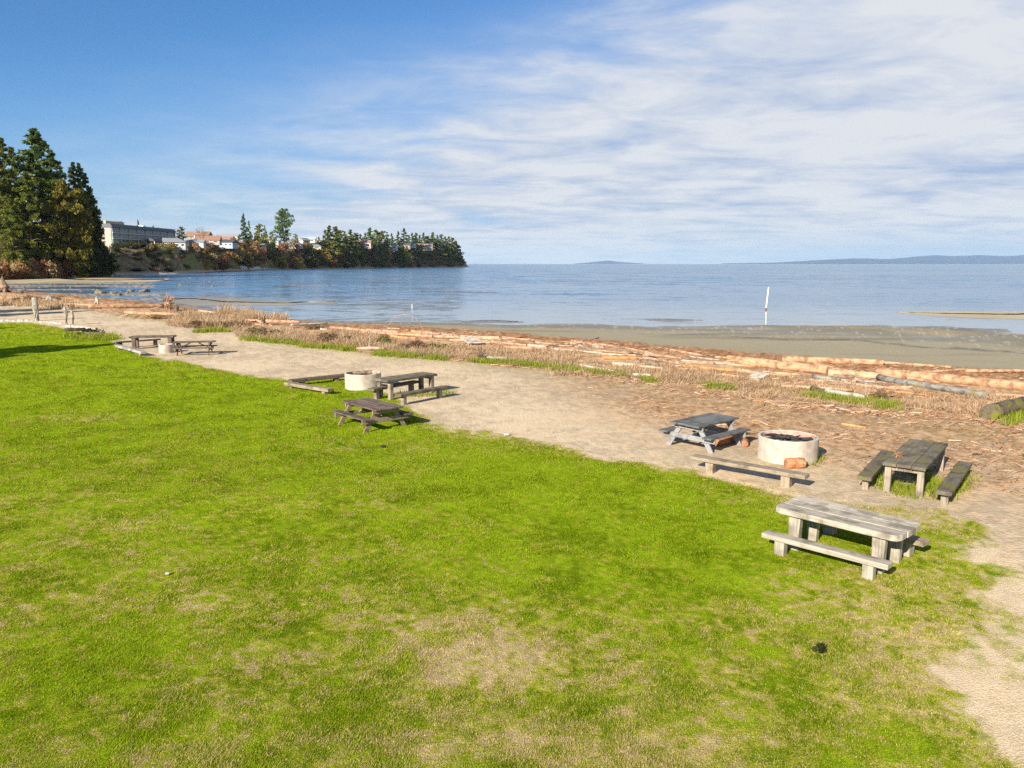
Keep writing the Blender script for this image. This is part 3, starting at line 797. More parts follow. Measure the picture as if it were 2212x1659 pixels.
# -- nearest table and its two benches
zA = 0.70
PA = lambda x, y, z=zA: P(*Z('n', x, y), z)
post_table('pale bleached plank table with rounded corners on the near grass', PA(205, 745), PA(1375, 1030), PA(400, 625), zA, M['grey_wood'], M['grey_post'], th=0.10, n=3, rc=0.13, leg=(0.165, 0.12), inset=0.34, legin=0.16, batter=0.25, wd=0.98)
bench('bleached low plank bench along the near side of the pale table', PA(95, 985, .33), PA(1262, 1288, .33), 0.33, M['grey_wood'], M['grey_post'], wd=0.24, inset=0.30, leg=(0.17, 0.14))
bench('low plank bench mostly hidden behind the pale bleached table', PA(560, 800, .33), PA(1590, 1075, .33), 0.33, M['bench_wood'], M['grey_post'], wd=0.27, inset=0.3)
# -- mossy table with its two benches
zB = 0.66
post_table('mossy grey plank table seen end on, twigs lying on top', PA(1620, 385, zB), PA(1828, 152, zB), PA(1215, 330, zB), zB, M['moss_wood'], M['leg_wood'], th=0.07, n=3, leg=(0.13, 0.13), inset=0.16, legin=0.10)
bench('long mossy bench on the fire ring side of the mossy table', PA(1120, 470, .32), PA(1330, 225, .32), 0.32, M['moss_wood'], M['leg_wood'], wd=0.30, side=1, leg=(0.16, 0.13), inset=0.22)
bench('long mossy bench on the sandy seaward side of the mossy table', PA(1865, 612, .32), PA(2052, 335, .32), 0.32, M['moss_wood'], M['leg_wood'], wd=0.30, side=1, leg=(0.16, 0.13), inset=0.22)
# twigs on the mossy table
def twigs():
    c = PA(1375, 275, zB); b = MB(); r = random.Random(4)
    for i in range(16):
        a = r.gauss(0.9, 0.35); L = r.uniform(.15, .42); o = Vector((r.uniform(-.1, .1), r.uniform(-.14, .14), .012 + .012 * (i % 5)))
        dv = Vector((math.cos(a), math.sin(a), r.uniform(0, .22))) * L / 2
        b.tube([o - dv, o + Vector((0, 0, .01)), o + dv], [.006, .005, .002], 5)
    o = b.build('dry_branch', M['drift_orange'], loc=c)
    tag(o, 'small bundle of rusty dry twigs on the mossy table', 'twigs')
twigs()
# -- dark table with the big fire ring
zC = 0.70
PC = lambda x, y, z=zC: P(*Z('g', x, y), z)
d_, n_, L_, w_ = frame_from(PC(620, 370), PC(1055, 268), PC(310, 310))
cc = (PC(620, 370) + PC(1055, 268)) / 2 + n_ * w_ / 2
aframe('dark slate picnic table with attached seats beside the big fire ring', cc, rot_to(d_), L_, abs(w_), zC, M['dark_wood'], M['slate_wood'], hs=0.43, n=4, reach=abs(w_) / 2 + 0.36, seat_w=0.28)
ringC, cC, rC = fire_ring('largest round concrete fire ring full of charred sticks, near the mossy table', 1248, 1885, 782, 'g', 0.57, 3)
r_ = random.Random(9)
for i in range(12):
    a = r_.uniform(0, math.pi); L = r_.uniform(.3, .6)
    o0 = Vector((r_.uniform(-.42, .45), r_.uniform(-.35, .25), 0)); b = MB(); dv = Vector((math.cos(a), math.sin(a), r_.uniform(-.1, .35))) * L
    b.tube([-dv / 2, Vector((r_.uniform(-.02, .02),) * 3), dv / 2], [.028, .036, .018], 6, jit=.2, rnd=r_)
    tag(b.build('charred_stick', M['char'], loc=(cC.x + o0.x, cC.y + o0.y, ringC.location.z + .505 + .012 * (i % 5))), 'black charred stick lying in the largest fire ring', 'charred wood', 'charred sticks in the largest fire ring')
bench('long tan plank bench on short legs in front of the largest fire ring', PC(525, 690, .34), PC(1765, 905, .34), 0.34, M['bench_wood'], M['bench_post'], wd=0.30, inset=0.45, leg=(0.2, 0.17), side=1)

def round_log(name, label, p, d, L, r, mat, cat='log', z=None, group=None):
    d = Vector(d).normalized(); b = MB(); rr = random.Random(int(L * 1000 + r * 777)); n = 7
    pts = [Vector((L * (i / (n - 1) - .5), rr.uniform(-.04, .04) * r, rr.uniform(-.04, .04) * r)) for i in range(n)]
    b.tube(pts, [r * rr.uniform(.93, 1.05) for _ in range(n)], 14, jit=.05, rnd=rr)
    o = b.build(name, mat, smooth_f=False, bevel=r * .08)
    o.location = (p.x, p.y, (gz(p.x, p.y) if z is None else z) + r * .9); o.rotation_euler = (0, -math.asin(max(-1, min(1, d.z))), math.atan2(d.y, d.x))
    return tag(o, label, cat, group)
pc = G(*Z('g', 1650, 815)); round_log('cut_log', 'short fresh orange log lying between the big fire ring and its plank bench', pc, (1, .1, 0), 0.44, 0.13, M['cut'])
pc = G(*Z('g', 900, 560)); round_log('cut_log', 'orange split log lying in the shade under the dark slate table', pc, (.8, .6, 0), 0.75, 0.11, M['cut'])
pc = G(*Z('g', 1115, 575)); round_log('cut_log', 'orange log end by the outer leg of the dark slate table', pc, (.3, .9, 0), 0.3, 0.09, M['cut'])

# -- middle group
PM = lambda x, y, z=0.0: P(*Z('m', x, y), z)
zE = 0.67
d_, n_, L_, w_ = frame_from(PM(735, 455, zE), PM(1110, 553, zE), PM(1405, 500, zE))
w_ = math.copysign(min(abs(w_), 0.95), w_)
cc = (PM(735, 455, zE) + PM(1110, 553, zE)) / 2 + n_ * w_ / 2
aframe('brown weathered picnic table with attached seats on the grass edge', cc, rot_to(d_), L_, abs(w_), zE, M['brown_wood'], M['brown_light'], hs=0.42, n=5, reach=abs(w_) / 2 + 0.36, seat_w=0.28)
zT = 0.72
post_table('long grey post legged table between two benches, behind the brown table', PM(1242, 240, zT), PM(1775, 166, zT), PM(1065, 218, zT), zT, M['moss_wood'], M['leg_wood'], th=0.09, n=2, leg=(0.15, 0.15), inset=0.2, legin=0.12)
bench('grey plank bench on the fire ring side of the long post legged table', PM(1090, 330, .42), PM(1580, 240, .42), 0.42, M['moss_wood'], M['leg_wood'], wd=0.34, leg=(0.16, 0.16), th=.09)
bench('grey plank bench on the open sand side of the long post legged table', PM(1380, 388, .42), PM(1892, 300, .42), 0.42, M['moss_wood'], M['leg_wood'], wd=0.34, leg=(0.16, 0.16), th=.09)
ringE, cE, rE = fire_ring('white concrete fire ring beside the long post legged table', 780, 1172, 342, 'm', 0.60, 8)
bench('long low log plank bench running up to the white fire ring', PM(200, 232, .27), PM(815, 168, .27), 0.27, M['brown_wood'], M['brown_light'], wd=0.30, inset=.5, leg=(0.2, .2), th=.12)
bench('low log plank bench with a cut end lying along the lawn edge', PM(115, 262, .22), PM(590, 335, .22), 0.22, M['bench_wood'], M['brown_light'], wd=0.30, inset=.35, leg=(0.18, .2), th=.12)
pc = PM(1010, 165, .55); round_log('burnt_log', 'reddish burnt log resting in the white fire ring', cE + Vector((0, .1, 0)), (1, .2, 0), .7, .08, M['drift_brown'], z=ringE.location.z + .52)

# -- far group
PF = lambda x, y, z=0.0: P(*Z('c', x, y), z)
zF = 0.73
post_table('long dark plank table farthest along the lawn edge', PF(1190, 748, zF), PF(1602, 742, zF), PF(1190, 720, zF), zF, M['brown_wood'], M['brown_post'], th=0.09, n=3, leg=(0.2, 0.16), inset=0.22, legin=0.12, wd=0.8)
bench('dark plank bench behind the farthest plank table', PF(1075, 795, .4), PF(1490, 765, .4), 0.40, M['brown_wood'], M['brown_post'], wd=0.3)
d_, n_, L_, w_ = frame_from(PF(1590, 800, .7), PF(1978, 793, .7), PF(1600, 775, .7))
cc = (PF(1590, 800, .7) + PF(1978, 793, .7)) / 2 + n_ * .38
aframe('dark brown picnic table on the sand beside the small fire ring', cc, rot_to(d_), L_, 0.76, 0.70, M['brown_wood'], M['brown_post'], hs=0.42, n=5)
ringF, cF, rF = fire_ring('small white concrete fire ring farthest along the path', 1478, 1606, 900, 'c', 0.46, 12)
bench('curved grey driftwood bench at the lawn corner by the farthest table', PF(1060, 825, .24), PF(1300, 890, .24), 0.26, M['drift_grey'], M['leg_wood'], wd=0.3, inset=.4, th=.14)

# ------------------------------------------------------------------ driftwood
def log(zk, x1, y1, x2, y2, th, tone, label=None, group=None, lift=0.0, name='driftwood_log', bend=0.02, taper=0.8, stubs=0, embed=0.75, end_lift=(0, 0)):
    a, b = G(*Z(zk, x1, y1)), G(*Z(zk, x2, y2))
    mid = (a + b) / 2
    r = th / 2 / ZT[zk][2] * K * mid.y / FU * 1.05
    r = max(r, 0.035)
    d = b - a; L = max(d.length, 4 * r * .6); rr = random.Random(int(x1 * 7 + y1 * 13 + x2))
    n = max(5, min(16, int(L / (r * 2)) + 3)); pts = []; rad = []
    ph = rr.uniform(0, 6)
    for i in range(n):
        f = i / (n - 1)
        pts.append(Vector((L * (f - .5), math.sin(f * 4 + ph) * bend * L + rr.uniform(-.06, .06) * r, rr.uniform(-.05, .05) * r)))
        rad.append(r * (1 + (taper - 1) * f) * rr.uniform(.96, 1.04))
    mb = MB(); mb.tube(pts, rad, 11, jit=.03, rnd=rr, side_jit=.12)
    for k in range(stubs):
        f = rr.uniform(.15, .85); p0 = pts[int(f * (n - 1))]; an = rr.uniform(.3, 2.8)
        dv = Vector((rr.uniform(-.5, .5), math.cos(an), math.sin(an))).normalized() * r * rr.uniform(1.8, 3.2)
        mb.tube([p0, p0 + dv * .6, p0 + dv], [r * .3, r * .2, r * .12], 6)
    m = M['drift_' + tone]
    o = mb.build(name, m, smooth_f=False)
    for p in o.data.polygons: p.use_smooth = len(p.vertices) == 4
    za, zb_ = gz(a.x, a.y) + end_lift[0], gz(b.x, b.y) + end_lift[1]
    o.location = (mid.x, mid.y, (za + zb_) / 2 + r * embed + lift)
    o.rotation_euler = (0, -math.atan2(zb_ - za, d.xy.length), math.atan2(d.y, d.x))
    return tag(o, label, 'driftwood' if name == 'driftwood_log' else name.replace('_', ' '), group)

LOGS = [
 ('r', 150, 290, 800, 362, 74, 'tan', 'smooth tan log, the thick one with its square end over the mossy stub'),
 ('r', 470, 268, 1200, 295, 48, 'tan', 'long tan log lying parallel behind the thick square ended log'),
 ('r', 1190, 285, 1690, 318, 22, 'tan', 'slender tan pole on the wrack line above the tidal flat'),
 ('r', 1240, 322, 1430, 355, 18, 'tan', 'short thin curved branch beside the slender tan pole'),
 ('r', 1420, 355, 1800, 332, 20, 'tan', 'bent thin tan branch reaching toward the flat'),
 ('r', 1790, 345, 2260, 345, 26, 'tan', 'straight tan pole running out of the photo on the wrack line'),
 ('r', 800, 372, 1170, 395, 56, 'palebrown', 'reddish brown log butted against the thick square ended log'),
 ('r', 1160, 375, 2320, 490, 78, 'tan', 'very long pale tan log running out past the mossy boulder of wood'),
 ('r', 690, 400, 885, 420, 46, 'greymoss', 'short dark grey log stub below the square ended log'),
 ('r', 1180, 405, 1900, 535, 58, 'greymoss', 'long dark mossy log in front of the very long tan log'),
 ('r', 690, 478, 770, 500, 40, 'moss', 'small moss covered stump at the end of a grey plank log'),
 ('r', 775, 495, 1065, 545, 44, 'grey', 'pale grey split log in a patch of green grass'),
 ('r', 1975, 690, 2300, 590, 120, 'moss', 'fat moss covered log, the thickest piece at the right of the beach'),
 ('r', 890, 722, 1080, 750, 16, 'orange', 'thin rusty stick lying on the chips before the mossy table'),
 ('r', 630, 305, 715, 315, 24, 'grey', 'small grey stub stuck on top of the square ended log'),
 ('w', 20, 362, 335, 358, 20, 'dark', 'dark twisted log on the wrack line'),
 ('w', 185, 345, 430, 340, 13, 'pink', 'thin pinkish branch over the dark twisted log'),
 ('w', 340, 322, 480, 284, 12, 'pale', 'thin pale branch slanting up from the wrack line'),
 ('w', 45, 390, 520, 436, 20, 'pale', 'long pale log lying between the dark twisted log and the orange log'),
 ('w', 515, 442, 840, 452, 20, 'pale', 'grey pale log lying behind the orange log'),
 ('w', 520, 485, 845, 482, 32, 'orange', 'bright rusty orange log with a broken end'),
 ('w', 610, 540, 830, 548, 40, 'pale', 'short thick pale block of driftwood below the orange log'),
 ('w', 310, 540, 620, 600, 22, 'white', 'white weathered plank log at the green edge of the path'),
 ('w', 480, 522, 580, 535, 14, 'dark', 'small dark stick near the orange log'),
 ('w', 815, 518, 1130, 506, 30, 'brown', 'dark brown rough log touching the orange log'),
 ('w', 730, 384, 1000, 438, 16, 'pink', 'thin pinkish pole slanting across the brown wrack'),
 ('w', 900, 440, 1260, 482, 24, 'pink', 'pinkish log beyond the dark brown rough log'),
 ('w', 870, 555, 1085, 578, 26, 'pale', 'pale log lying in dry grass right of the pale block'),
 ('w', 805, 640, 965, 642, 32, 'white', 'short white log at the edge of the chips'),
 ('w', 1100, 515, 1200, 580, 18, 'orange', 'short slanting orange piece between the pale logs'),
 ('w', 1200, 522, 1560, 528, 24, 'pink', 'pinkish log in front of the grey end logs'),
 ('w', 1225, 582, 1545, 592, 24, 'pink', 'nearest pinkish log of the tight pile left of the tan log'),
 ('w', 1250, 500, 1660, 532, 20, 'pale', 'grey pale log at the end of the tight pile'),
 ('w', 1565, 470, 1680, 478, 24, 'tan', 'short tan log end standing out on the wrack'),
 ('w', 1680, 478, 1790, 492, 40, 'palebrown', 'brown split butt at the left end of the thick tan log'),
 ('e', -90, 435, 230, 468, 26, 'pink', 'pink log under the arched branch'),
 ('e', 0, 470, 450, 500, 28, 'pink', 'long pink log running right from under the arched branch'),
 ('e', 440, 500, 620, 512, 36, 'pink', 'short thick pink log right of the arched branch'),
 ('e', 640, 515, 980, 530, 38, 'pink', 'thick pink log with a dark cut end'),
 ('e', 985, 545, 1255, 568, 20, 'pale', 'pale thin log right of the dark cut end'),
 ('e', 1170, 560, 1640, 605, 28, 'pink', 'long pink log ending at the pale stump pieces'),
 ('e', 1650, 608, 1850, 628, 32, 'pale', 'pale broken stump piece on the beach grass'),
 ('e', 1880, 640, 2240, 668, 26, 'pale', 'smooth pale log in the grass before the dark twisted log'),
 ('e', 1185, 748, 1425, 756, 40, 'grey', 'broad grey plank half buried at the path edge'),
 ('e', -10, 648, 140, 628, 24, 'white', 'short white log by the dark bush at the path edge'),
 ('d', 430, 295, 720, 322, 26, 'pink', 'pink log half hidden in tall dry grass'),
 ('d', 720, 332, 1000, 348, 32, 'pink', 'pink log left of the dark upturned root'),
 ('d', 1025, 352, 1400, 360, 38, 'pink', 'broad pink log right of the dark upturned root'),
 ('d', 1310, 385, 1685, 368, 24, 'white', 'long white plank log on the beach'),
 ('d', 1620, 430, 1700, 436, 24, 'white', 'small white block beside the long white plank log'),
 ('d', 1740, 415, 2230, 468, 32, 'pink', 'pinkish brown log left of the arched branch'),
 ('d', 1570, 522, 1705, 526, 20, 'grey', 'grey plank lying in the brown bushes'),
 ('c', 820, 485, 1520, 482, 46, 'tan', 'long tan log that ends in the big root fan'),
 ('c', 560, 455, 835, 465, 26, 'tan', 'tan log lying left of the log with the root fan'),
 ('c', 1150, 535, 1690, 552, 30, 'tan', 'tan log on the grass in front of the log with the root fan'),
 ('c', 825, 470, 1025, 470, 14, 'pale', 'short pale log with a stub lying across the long tan log'),
 ('c', 0, 398, 560, 410, 26, 'tan', 'tan log at the back of the beach left of the white post'),
 ('c', 620, 655, 900, 690, 22, 'white', 'pale log lying at the foot of the two pale stakes'),
 ('c', 600, 700, 790, 690, 34, 'dark', 'dark burnt log at the corner of the lawn'),
 ('c', 790, 740, 970, 735, 40, 'dark', 'black burnt stump lying in grass near the farthest table'),
 ('c', 130, 335, 210, 345, 26, 'dark', 'short dark log beside the leaning stump at the far beach'),
]
for L_ in LOGS: log(*L_[:7], label=L_[7], stubs=1 if L_[6] in ('dark', 'pink') else 0)

def jumble():
    q = random.Random(64)
    for i in range(105):
        t = q.uniform(-.42, .66) if i % 3 else q.uniform(-.42, .2); t2 = np.array([t]); bp, bm = float(at(C_PATH, t2)[0]), float(at(C_MUD, t2)[0])
        y = bp + (bm - bp) * q.uniform(.3, .82); L = q.uniform(.7, 3.6) * (.7 + y / 110); r = q.uniform(.035, .10) * (.6 + y / 90)
        y2 = bp + (bm - bp) * .5; e = .02; tb = np.array([t + e]); yb = float(at(C_PATH, tb)[0]) + (float(at(C_MUD, tb)[0]) - float(at(C_PATH, tb)[0])) * .5
        an = math.atan2(yb - y2, (t + e) * yb - t * y2) + q.gauss(0, .22) * (3 if q.random() < .12 else 1)
        mb = MB(); n = 6; ph = q.uniform(0, 6)
        pts = [Vector((L * (k / (n - 1) - .5), math.sin(k + ph) * .02 * L, 0)) for k in range(n)]
        mb.tube(pts, [r * (1 - .35 * k / (n - 1)) * q.uniform(.93, 1.07) for k in range(n)], 8, jit=.05, rnd=q, side_jit=.15)
        o = mb.build('driftwood_log', M['drift_' + q.choice(['pale', 'pink', 'tan', 'tan', 'palebrown', 'palebrown', 'orange', 'pink', 'grey', 'brown', 'brown', 'grey'])])
        o.location = (t * y, y, gz(t * y, y) + r * .55); o.rotation_euler = (q.gauss(0, .3), q.gauss(0, .03), an)
        tag(o, 'weathered stick of driftwood in the jumble along the beach', 'driftwood', 'loose driftwood sticks along the beach')
jumble()

# big root fan at the end of the long tan log
def root_fan(label, c, r, mat, seed, nroot=26, up=0.75, facing=(1, -.2, .1)):
    rr = random.Random(seed); t = thing('root_wad', label, 'driftwood', c)
    b = MB(); b.tube([(-r * .5, 0, 0), (0, 0, 0), (r * .2, 0, 0)], [r * .2, r * .26, r * .15], 10, jit=.15, rnd=rr); b.build('root_crown', mat, t)
    b = MB()
    for i in range(nroot):
        an = 2 * math.pi * i / nroot * 3.7 + rr.uniform(-.2, .2); L = r * rr.uniform(.7, 1.5)
        dv = Vector((rr.uniform(-.35, .6), math.cos(an), math.sin(an)))
        p = [Vector((0, 0, 0)) + dv * r * .2]
        for k in range(4): p.append(p[-1] + dv * L * .25 + Vector((rr.uniform(-.1, .1), rr.uniform(-.1, .1), rr.uniform(-.1, .1))) * r)
        q = 4.2 / (nroot ** .5 + 1); b.tube(p, [r * .12 * q, r * .09 * q, r * .07 * q, r * .045 * q, r * .02 * q], 6, jit=.15, rnd=rr)
    b.build('roots', mat, t)
    return t
p = G(*Z('c', 1565, 510)); root_fan('big pale fan of upturned roots at the end of a tan log', (p.x, p.y, p.z + .75), .85, M['drift_tan'], 3, 60)
p = G(*Z('d', 1010, 375)); root_fan('small dark upturned root among the pink logs', (p.x, p.y, p.z + .35), .5, M['drift_brown'], 5, 14)
p = G(*Z('e', 1140, 755)); root_fan('small black root stump at the green edge of the path', (p.x, p.y, p.z + .25), .36, M['drift_dark'], 6, 12)
p = G(*Z('c', 1640, 530)); root_fan('dark shaded root mass below the big pale root fan', (p.x, p.y, p.z + .35), .6, M['drift_dark'], 7, 14)
# leaning stump far left
def stump(label, zk, x, y, h, r, tone, seed):
    p = G(*Z(zk, x, y)); rr = random.Random(seed); b = MB()
    b.tube([(0, 0, -.2), (.02, 0, h * .25), (-.12 * h, 0, h * .6), (-.08 * h, 0, h)], [r, r * .62, r * .35, r * .08], 11, jit=.14, rnd=rr)
    for i in range(7):
        an = i * .9 + rr.uniform(-.2, .2); dv = Vector((math.cos(an), math.sin(an), 0)) * r
        b.tube([(0, 0, h * .22), tuple(dv * .9 + Vector((0, 0, .12))), tuple(dv * 1.8 + Vector((0, 0, -.1)))], [r * .35, r * .25, r * .1], 7, jit=.1, rnd=rr)
    return tag(b.build('tree_stump', M['drift_' + tone], loc=p), label, 'stump')
stump('tall pointed grey stump at the far left of the beach', 'c', 50, 335, 3.2, 1.3, 'brown', 2)
stump('pale rounded stump behind the two pale stakes', 'c', 465, 420, 1.0, .7, 'grey', 4)
stump('small jagged pale stub standing on the long tan log', 'c', 905, 440, 1.1, .4, 'pale', 6)
# white branch with two upright prongs
def pronged():
    a, b2 = G(*Z('d', 2010, 655)), G(*Z('d', 2300, 648)); t = thing('forked_branch', 'white driftwood branch with two upright prongs at the path edge', 'driftwood', (a + b2) / 2, 0)
    L = (b2 - a).length
    b = MB(); b.tube([(-L / 2, 0, .08), (0, 0.03, .12), (L / 2, 0, .1)], [.09, .10, .06], 9, jit=.1, rnd=rng); b.build('limb', M['drift_pale'], t)
    for x, dx in ((-.30 * L, -.28), (-.05 * L, .08)):
        MB().tube([(x, 0, .1), (x + dx * .5, .02, .42), (x + dx, 0, .8)], [.032, .025, .01], 7, jit=.1, rnd=rng).build('prong', M['drift_pale'], t)
pronged()
# arched branch
def arch():
    base = G(*Z('e', 90, 470)); Y = base.y; pts = []
    for x, y in ((90, 475), (140, 365), (200, 300), (255, 272), (310, 262), (380, 273), (430, 298), (500, 362), (522, 470)):
        q = W(*Z('e', x, y), Y); pts.append(q - base)
    dense = []
    for i in range(len(pts) - 1):
        for k in range(4): dense.append(pts[i].lerp(pts[i + 1], k / 4))
    dense.append(pts[-1])
    for _ in range(3): dense = [dense[0]] + [(dense[i - 1] + dense[i] * 2 + dense[i + 1]) / 4 for i in range(1, len(dense) - 1)] + [dense[-1]]
    dense = [Vector((p.x, p.y + .25 * math.sin(i * .2), p.z)) for i, p in enumerate(dense)]
    tag(MB().tube(dense, [.016] * len(dense), 7).build('arched_branch', M['drift_pink'], loc=base), 'thin branch bent into a round arch on the beach', 'branch')
arch()
# slab of weathered boards
def slab(label, zk, pts, h, n, mat):
    w = [G(*Z(zk, x, y)) for x, y in pts]; d = w[1] - w[0]; L = d.length
    c = sum(w, Vector()) / 4; wd = abs((w[3] - w[0]).dot(Vector((-d.y, d.x, 0)).normalized()))
    o = planks(L, max(wd, .5), n, h, .08, gap=.05, seed=int(L * 10)).build('plank_slab', mat, loc=c, bevel=.012); o.rotation_euler = (R(4), 0, math.atan2(d.y, d.x))
    tag(o, label, 'planks')
slab('white slab of boards lying on the pink logs', 'e', [(920, 592), (1090, 594), (1165, 560), (980, 560)], .25, 3, M['drift_white'])
slab('small white panel of weathered boards on the chips', 'r', [(235, 400), (345, 410), (350, 372), (230, 365)], .10, 5, M['drift_white'])

# ------------------------------------------------------------------ posts, rocks, pole
def post():
    p = G(*Z('c', 340, 600)); b = MB(); b.tube([(0, 0, -.2), (0, 0, 1.0), (.01, 0, 1.96), (.01, 0, 2.02)], [.24, .235, .23, .2], 14, jit=.02, rnd=rng)
    tag(b.build('wooden_post', M['post_wood'], loc=p, smooth_f=False), 'stout upright weathered post at the corner of the lawn', 'post')
post()
p = G(*Z('c', 650, 640))
for dx, h, r, lab in ((-.28, 1.65, .15, 'taller pointed pale stake of the pair beside the stout post'), (.22, 1.25, .14, 'shorter pale stake of the pair beside the stout post')):
    b = MB(); b.tube([(0, 0, -.2), (.02, 0, h * .5), (-.03, 0, h * .82), (-.05, 0, h)], [r * 1.15, r, r * .8, r * .12], 9, jit=.1, rnd=rng)
    tag(b.build('wooden_stake', M['post_wood'], loc=(p.x + dx, p.y, p.z)), lab, 'stake')
def pole():
    base = P(*Z('r', 0, 0)); zt = (2100 + 355 / 2.458) * K, (700 + 612 / 2.458) * K
    base = P(*zt, SEA); top = W((2100 + 373 / 2.458) * K, (700 + 348 / 2.458) * K, base.y); mid = W((2100 + 355 / 2.458) * K, (700 + 500 / 2.458) * K, base.y)
    t = thing('marker_pole', 'leaning white marker pole standing in shallow water', 'pole', base)
    MB().tube([mid - base, top - base], [.05, .045], 10).build('upper_pole', M['white_paint'], t)
    MB().tube([(0, 0, -.5), mid - base], [.04, .042], 8).build('lower_pole', M['pale_rock'], t)
    m = mid - base
    MB().tube([m + Vector((0, 0, -.28)), m + Vector((0, 0, -.2)), m + Vector((0, 0, .0)), m + Vector((.01, 0, .06))], [.05, .10, .10, .06], 8).build('collar', M['rust'], t)
pole()
q = P((1100 + 395 / 3.687) * K, (850 + 195 / 3.687) * K, SEA)
MB().tube([(0, 0, -.4), (0.01, 0, .5)], [.035, .03], 8).build('marker_stake', M['white_paint'], loc=q)
tag(bpy.data.objects['marker_stake'], 'short thin white stake in the water beyond the arched branch', 'stake')

def rock_mesh(seed, mat):
    rr = np.random.RandomState(seed); import bmesh
    bm = bmesh.new(); bmesh.ops.create_icosphere(bm, subdivisions=2, radius=1)
    for v in bm.verts:
        d = np.array(v.co); k = 1 + .28 * math.sin(d[0] * 3 + seed) * math.cos(d[1] * 2.4 - seed) + rr.uniform(-.12, .12); v.co = v.co * k; v.co.z *= .62
    me = bpy.data.meshes.new('rock'); bm.to_mesh(me); bm.free(); me.materials.append(mat); return me
ROCKS = [rock_mesh(i, M['rock']) for i in range(4)]; PROCKS = [rock_mesh(i + 9, M['pale_rock']) for i in range(3)]
def rock(p, s, label, meshes, group=None, rr=rng):
    o = bpy.data.objects.new('rock', rr.choice(meshes)); COL.objects.link(o)
    o.location = p; o.scale = (s * rr.uniform(.8, 1.4), s * rr.uniform(.7, 1.1), s * rr.uniform(.7, 1.1)); o.rotation_euler = (0, 0, rr.uniform(0, 6))
    return tag(o, label, 'rock', group)
for x, y, s, lab in ((930, 345, .95, 'brown flat boulder in the pool of the left cove'), (1055, 350, .65, 'dark boulder in the middle of the cove boulders'), (1210, 330, .7, 'olive boulder in the cove pool left of the mossy green one'), (1335, 335, .9, 'mossy green boulder at the water end of the cove'), (1100, 365, .45, 'small brown boulder before the dark cove boulder')):
    p = G(*Z('c', x, y)); rock(p + Vector((0, 0, .15)), s, lab, ROCKS)
rr = random.Random(21)
for i in range(90):
    x = rr.uniform(60, 1400); y = rr.uniform(250, 380) if rr.random() < .7 else rr.uniform(180, 240)
    if y > 300 + (x / 1400) * 90: continue
    p = G(*Z('c', x, y)); rock(p, rr.uniform(.12, .4), 'small dark stone on the wet flats of the left cove', ROCKS, 'stones of the left cove', rr)
for x, y in ((1855, 280), (1945, 237), (1970, 278), (1670, 270), (1760, 205)):
    p = P(*Z('c', x, y), SEA); rock(p, .45, 'dark stone awash in the bay before the hotel', ROCKS, 'stones awash in the bay', rr)
for i in range(26):
    x = i * 22 + rr.uniform(-8, 8) + 15
    if 300 < x < 350: continue
    p = G(*Z('c', x, 602 + max(0, x - 330) * .13 + rr.uniform(-6, 6))); rock(p, rr.uniform(.08, .2), 'pale stone in the row edging the far lawn', PROCKS, 'stones edging the far lawn', rr)
for x, y, s in ((585, 1030, .7), (600, 1010, .6), (640, 1045, .9), (700, 1040, 1), (780, 1030, 1.6), (830, 1015, 1.7), (860, 1050, 1.2), (940, 1050, 1.0), (990, 1050, 1.0), (740, 1060, .8), (660, 960, 1.2), (590, 970, 1.4)):
    u, v = Z('h', x, y); q = H(u, 7 + (1060 - y) * .1); rock(q + Vector((0, 0, .3)), s * 2.2, 'pale riprap boulder at the foot of the headland houses', PROCKS, 'riprap boulders under the headland', rr)
for u, v, s, lab in ((827, 968, .07, 'small dark clod on the open lawn below the brown table'),):
    p = G(u, v); o = rock(p + Vector((0, 0, .05)), s, lab, ROCKS); o.data = o.data.copy(); o.data.materials[0] = M['char']; o.name = 'clod'; o['category'] = 'clod'
for u, v, s, lab in ((1095, 941, .07, 'small white stone at the edge of the lawn and sand'), (362, 1243, .03, 'tiny white pebble on the lawn')):
    p = G(u, v); rock(p + Vector((0, 0, .03)), s, lab, PROCKS)

# ------------------------------------------------------------------ foliage builders
def cards(C, size, rs, up=0.35, flat=0.0):
    """three-cornered leaf cards at centres C"""
    n = len(C); a = rs.normal(size=(n, 3)); a[:, 2] *= (1 - flat); a /= np.linalg.norm(a, axis=1)[:, None]
    b = rs.normal(size=(n, 3)); b[:, 2] *= (1 - flat); b -= (a * b).sum(1)[:, None] * a; b /= np.linalg.norm(b, axis=1)[:, None]
    s = (size * rs.uniform(.6, 1.4, n))[:, None]
    V = np.stack([C - a * s * .5 - b * s * .35, C + a * s * .5 - b * s * .35, C + b * s * .7], 1).reshape(-1, 3)
    return V, np.arange(3 * n).reshape(n, 3)

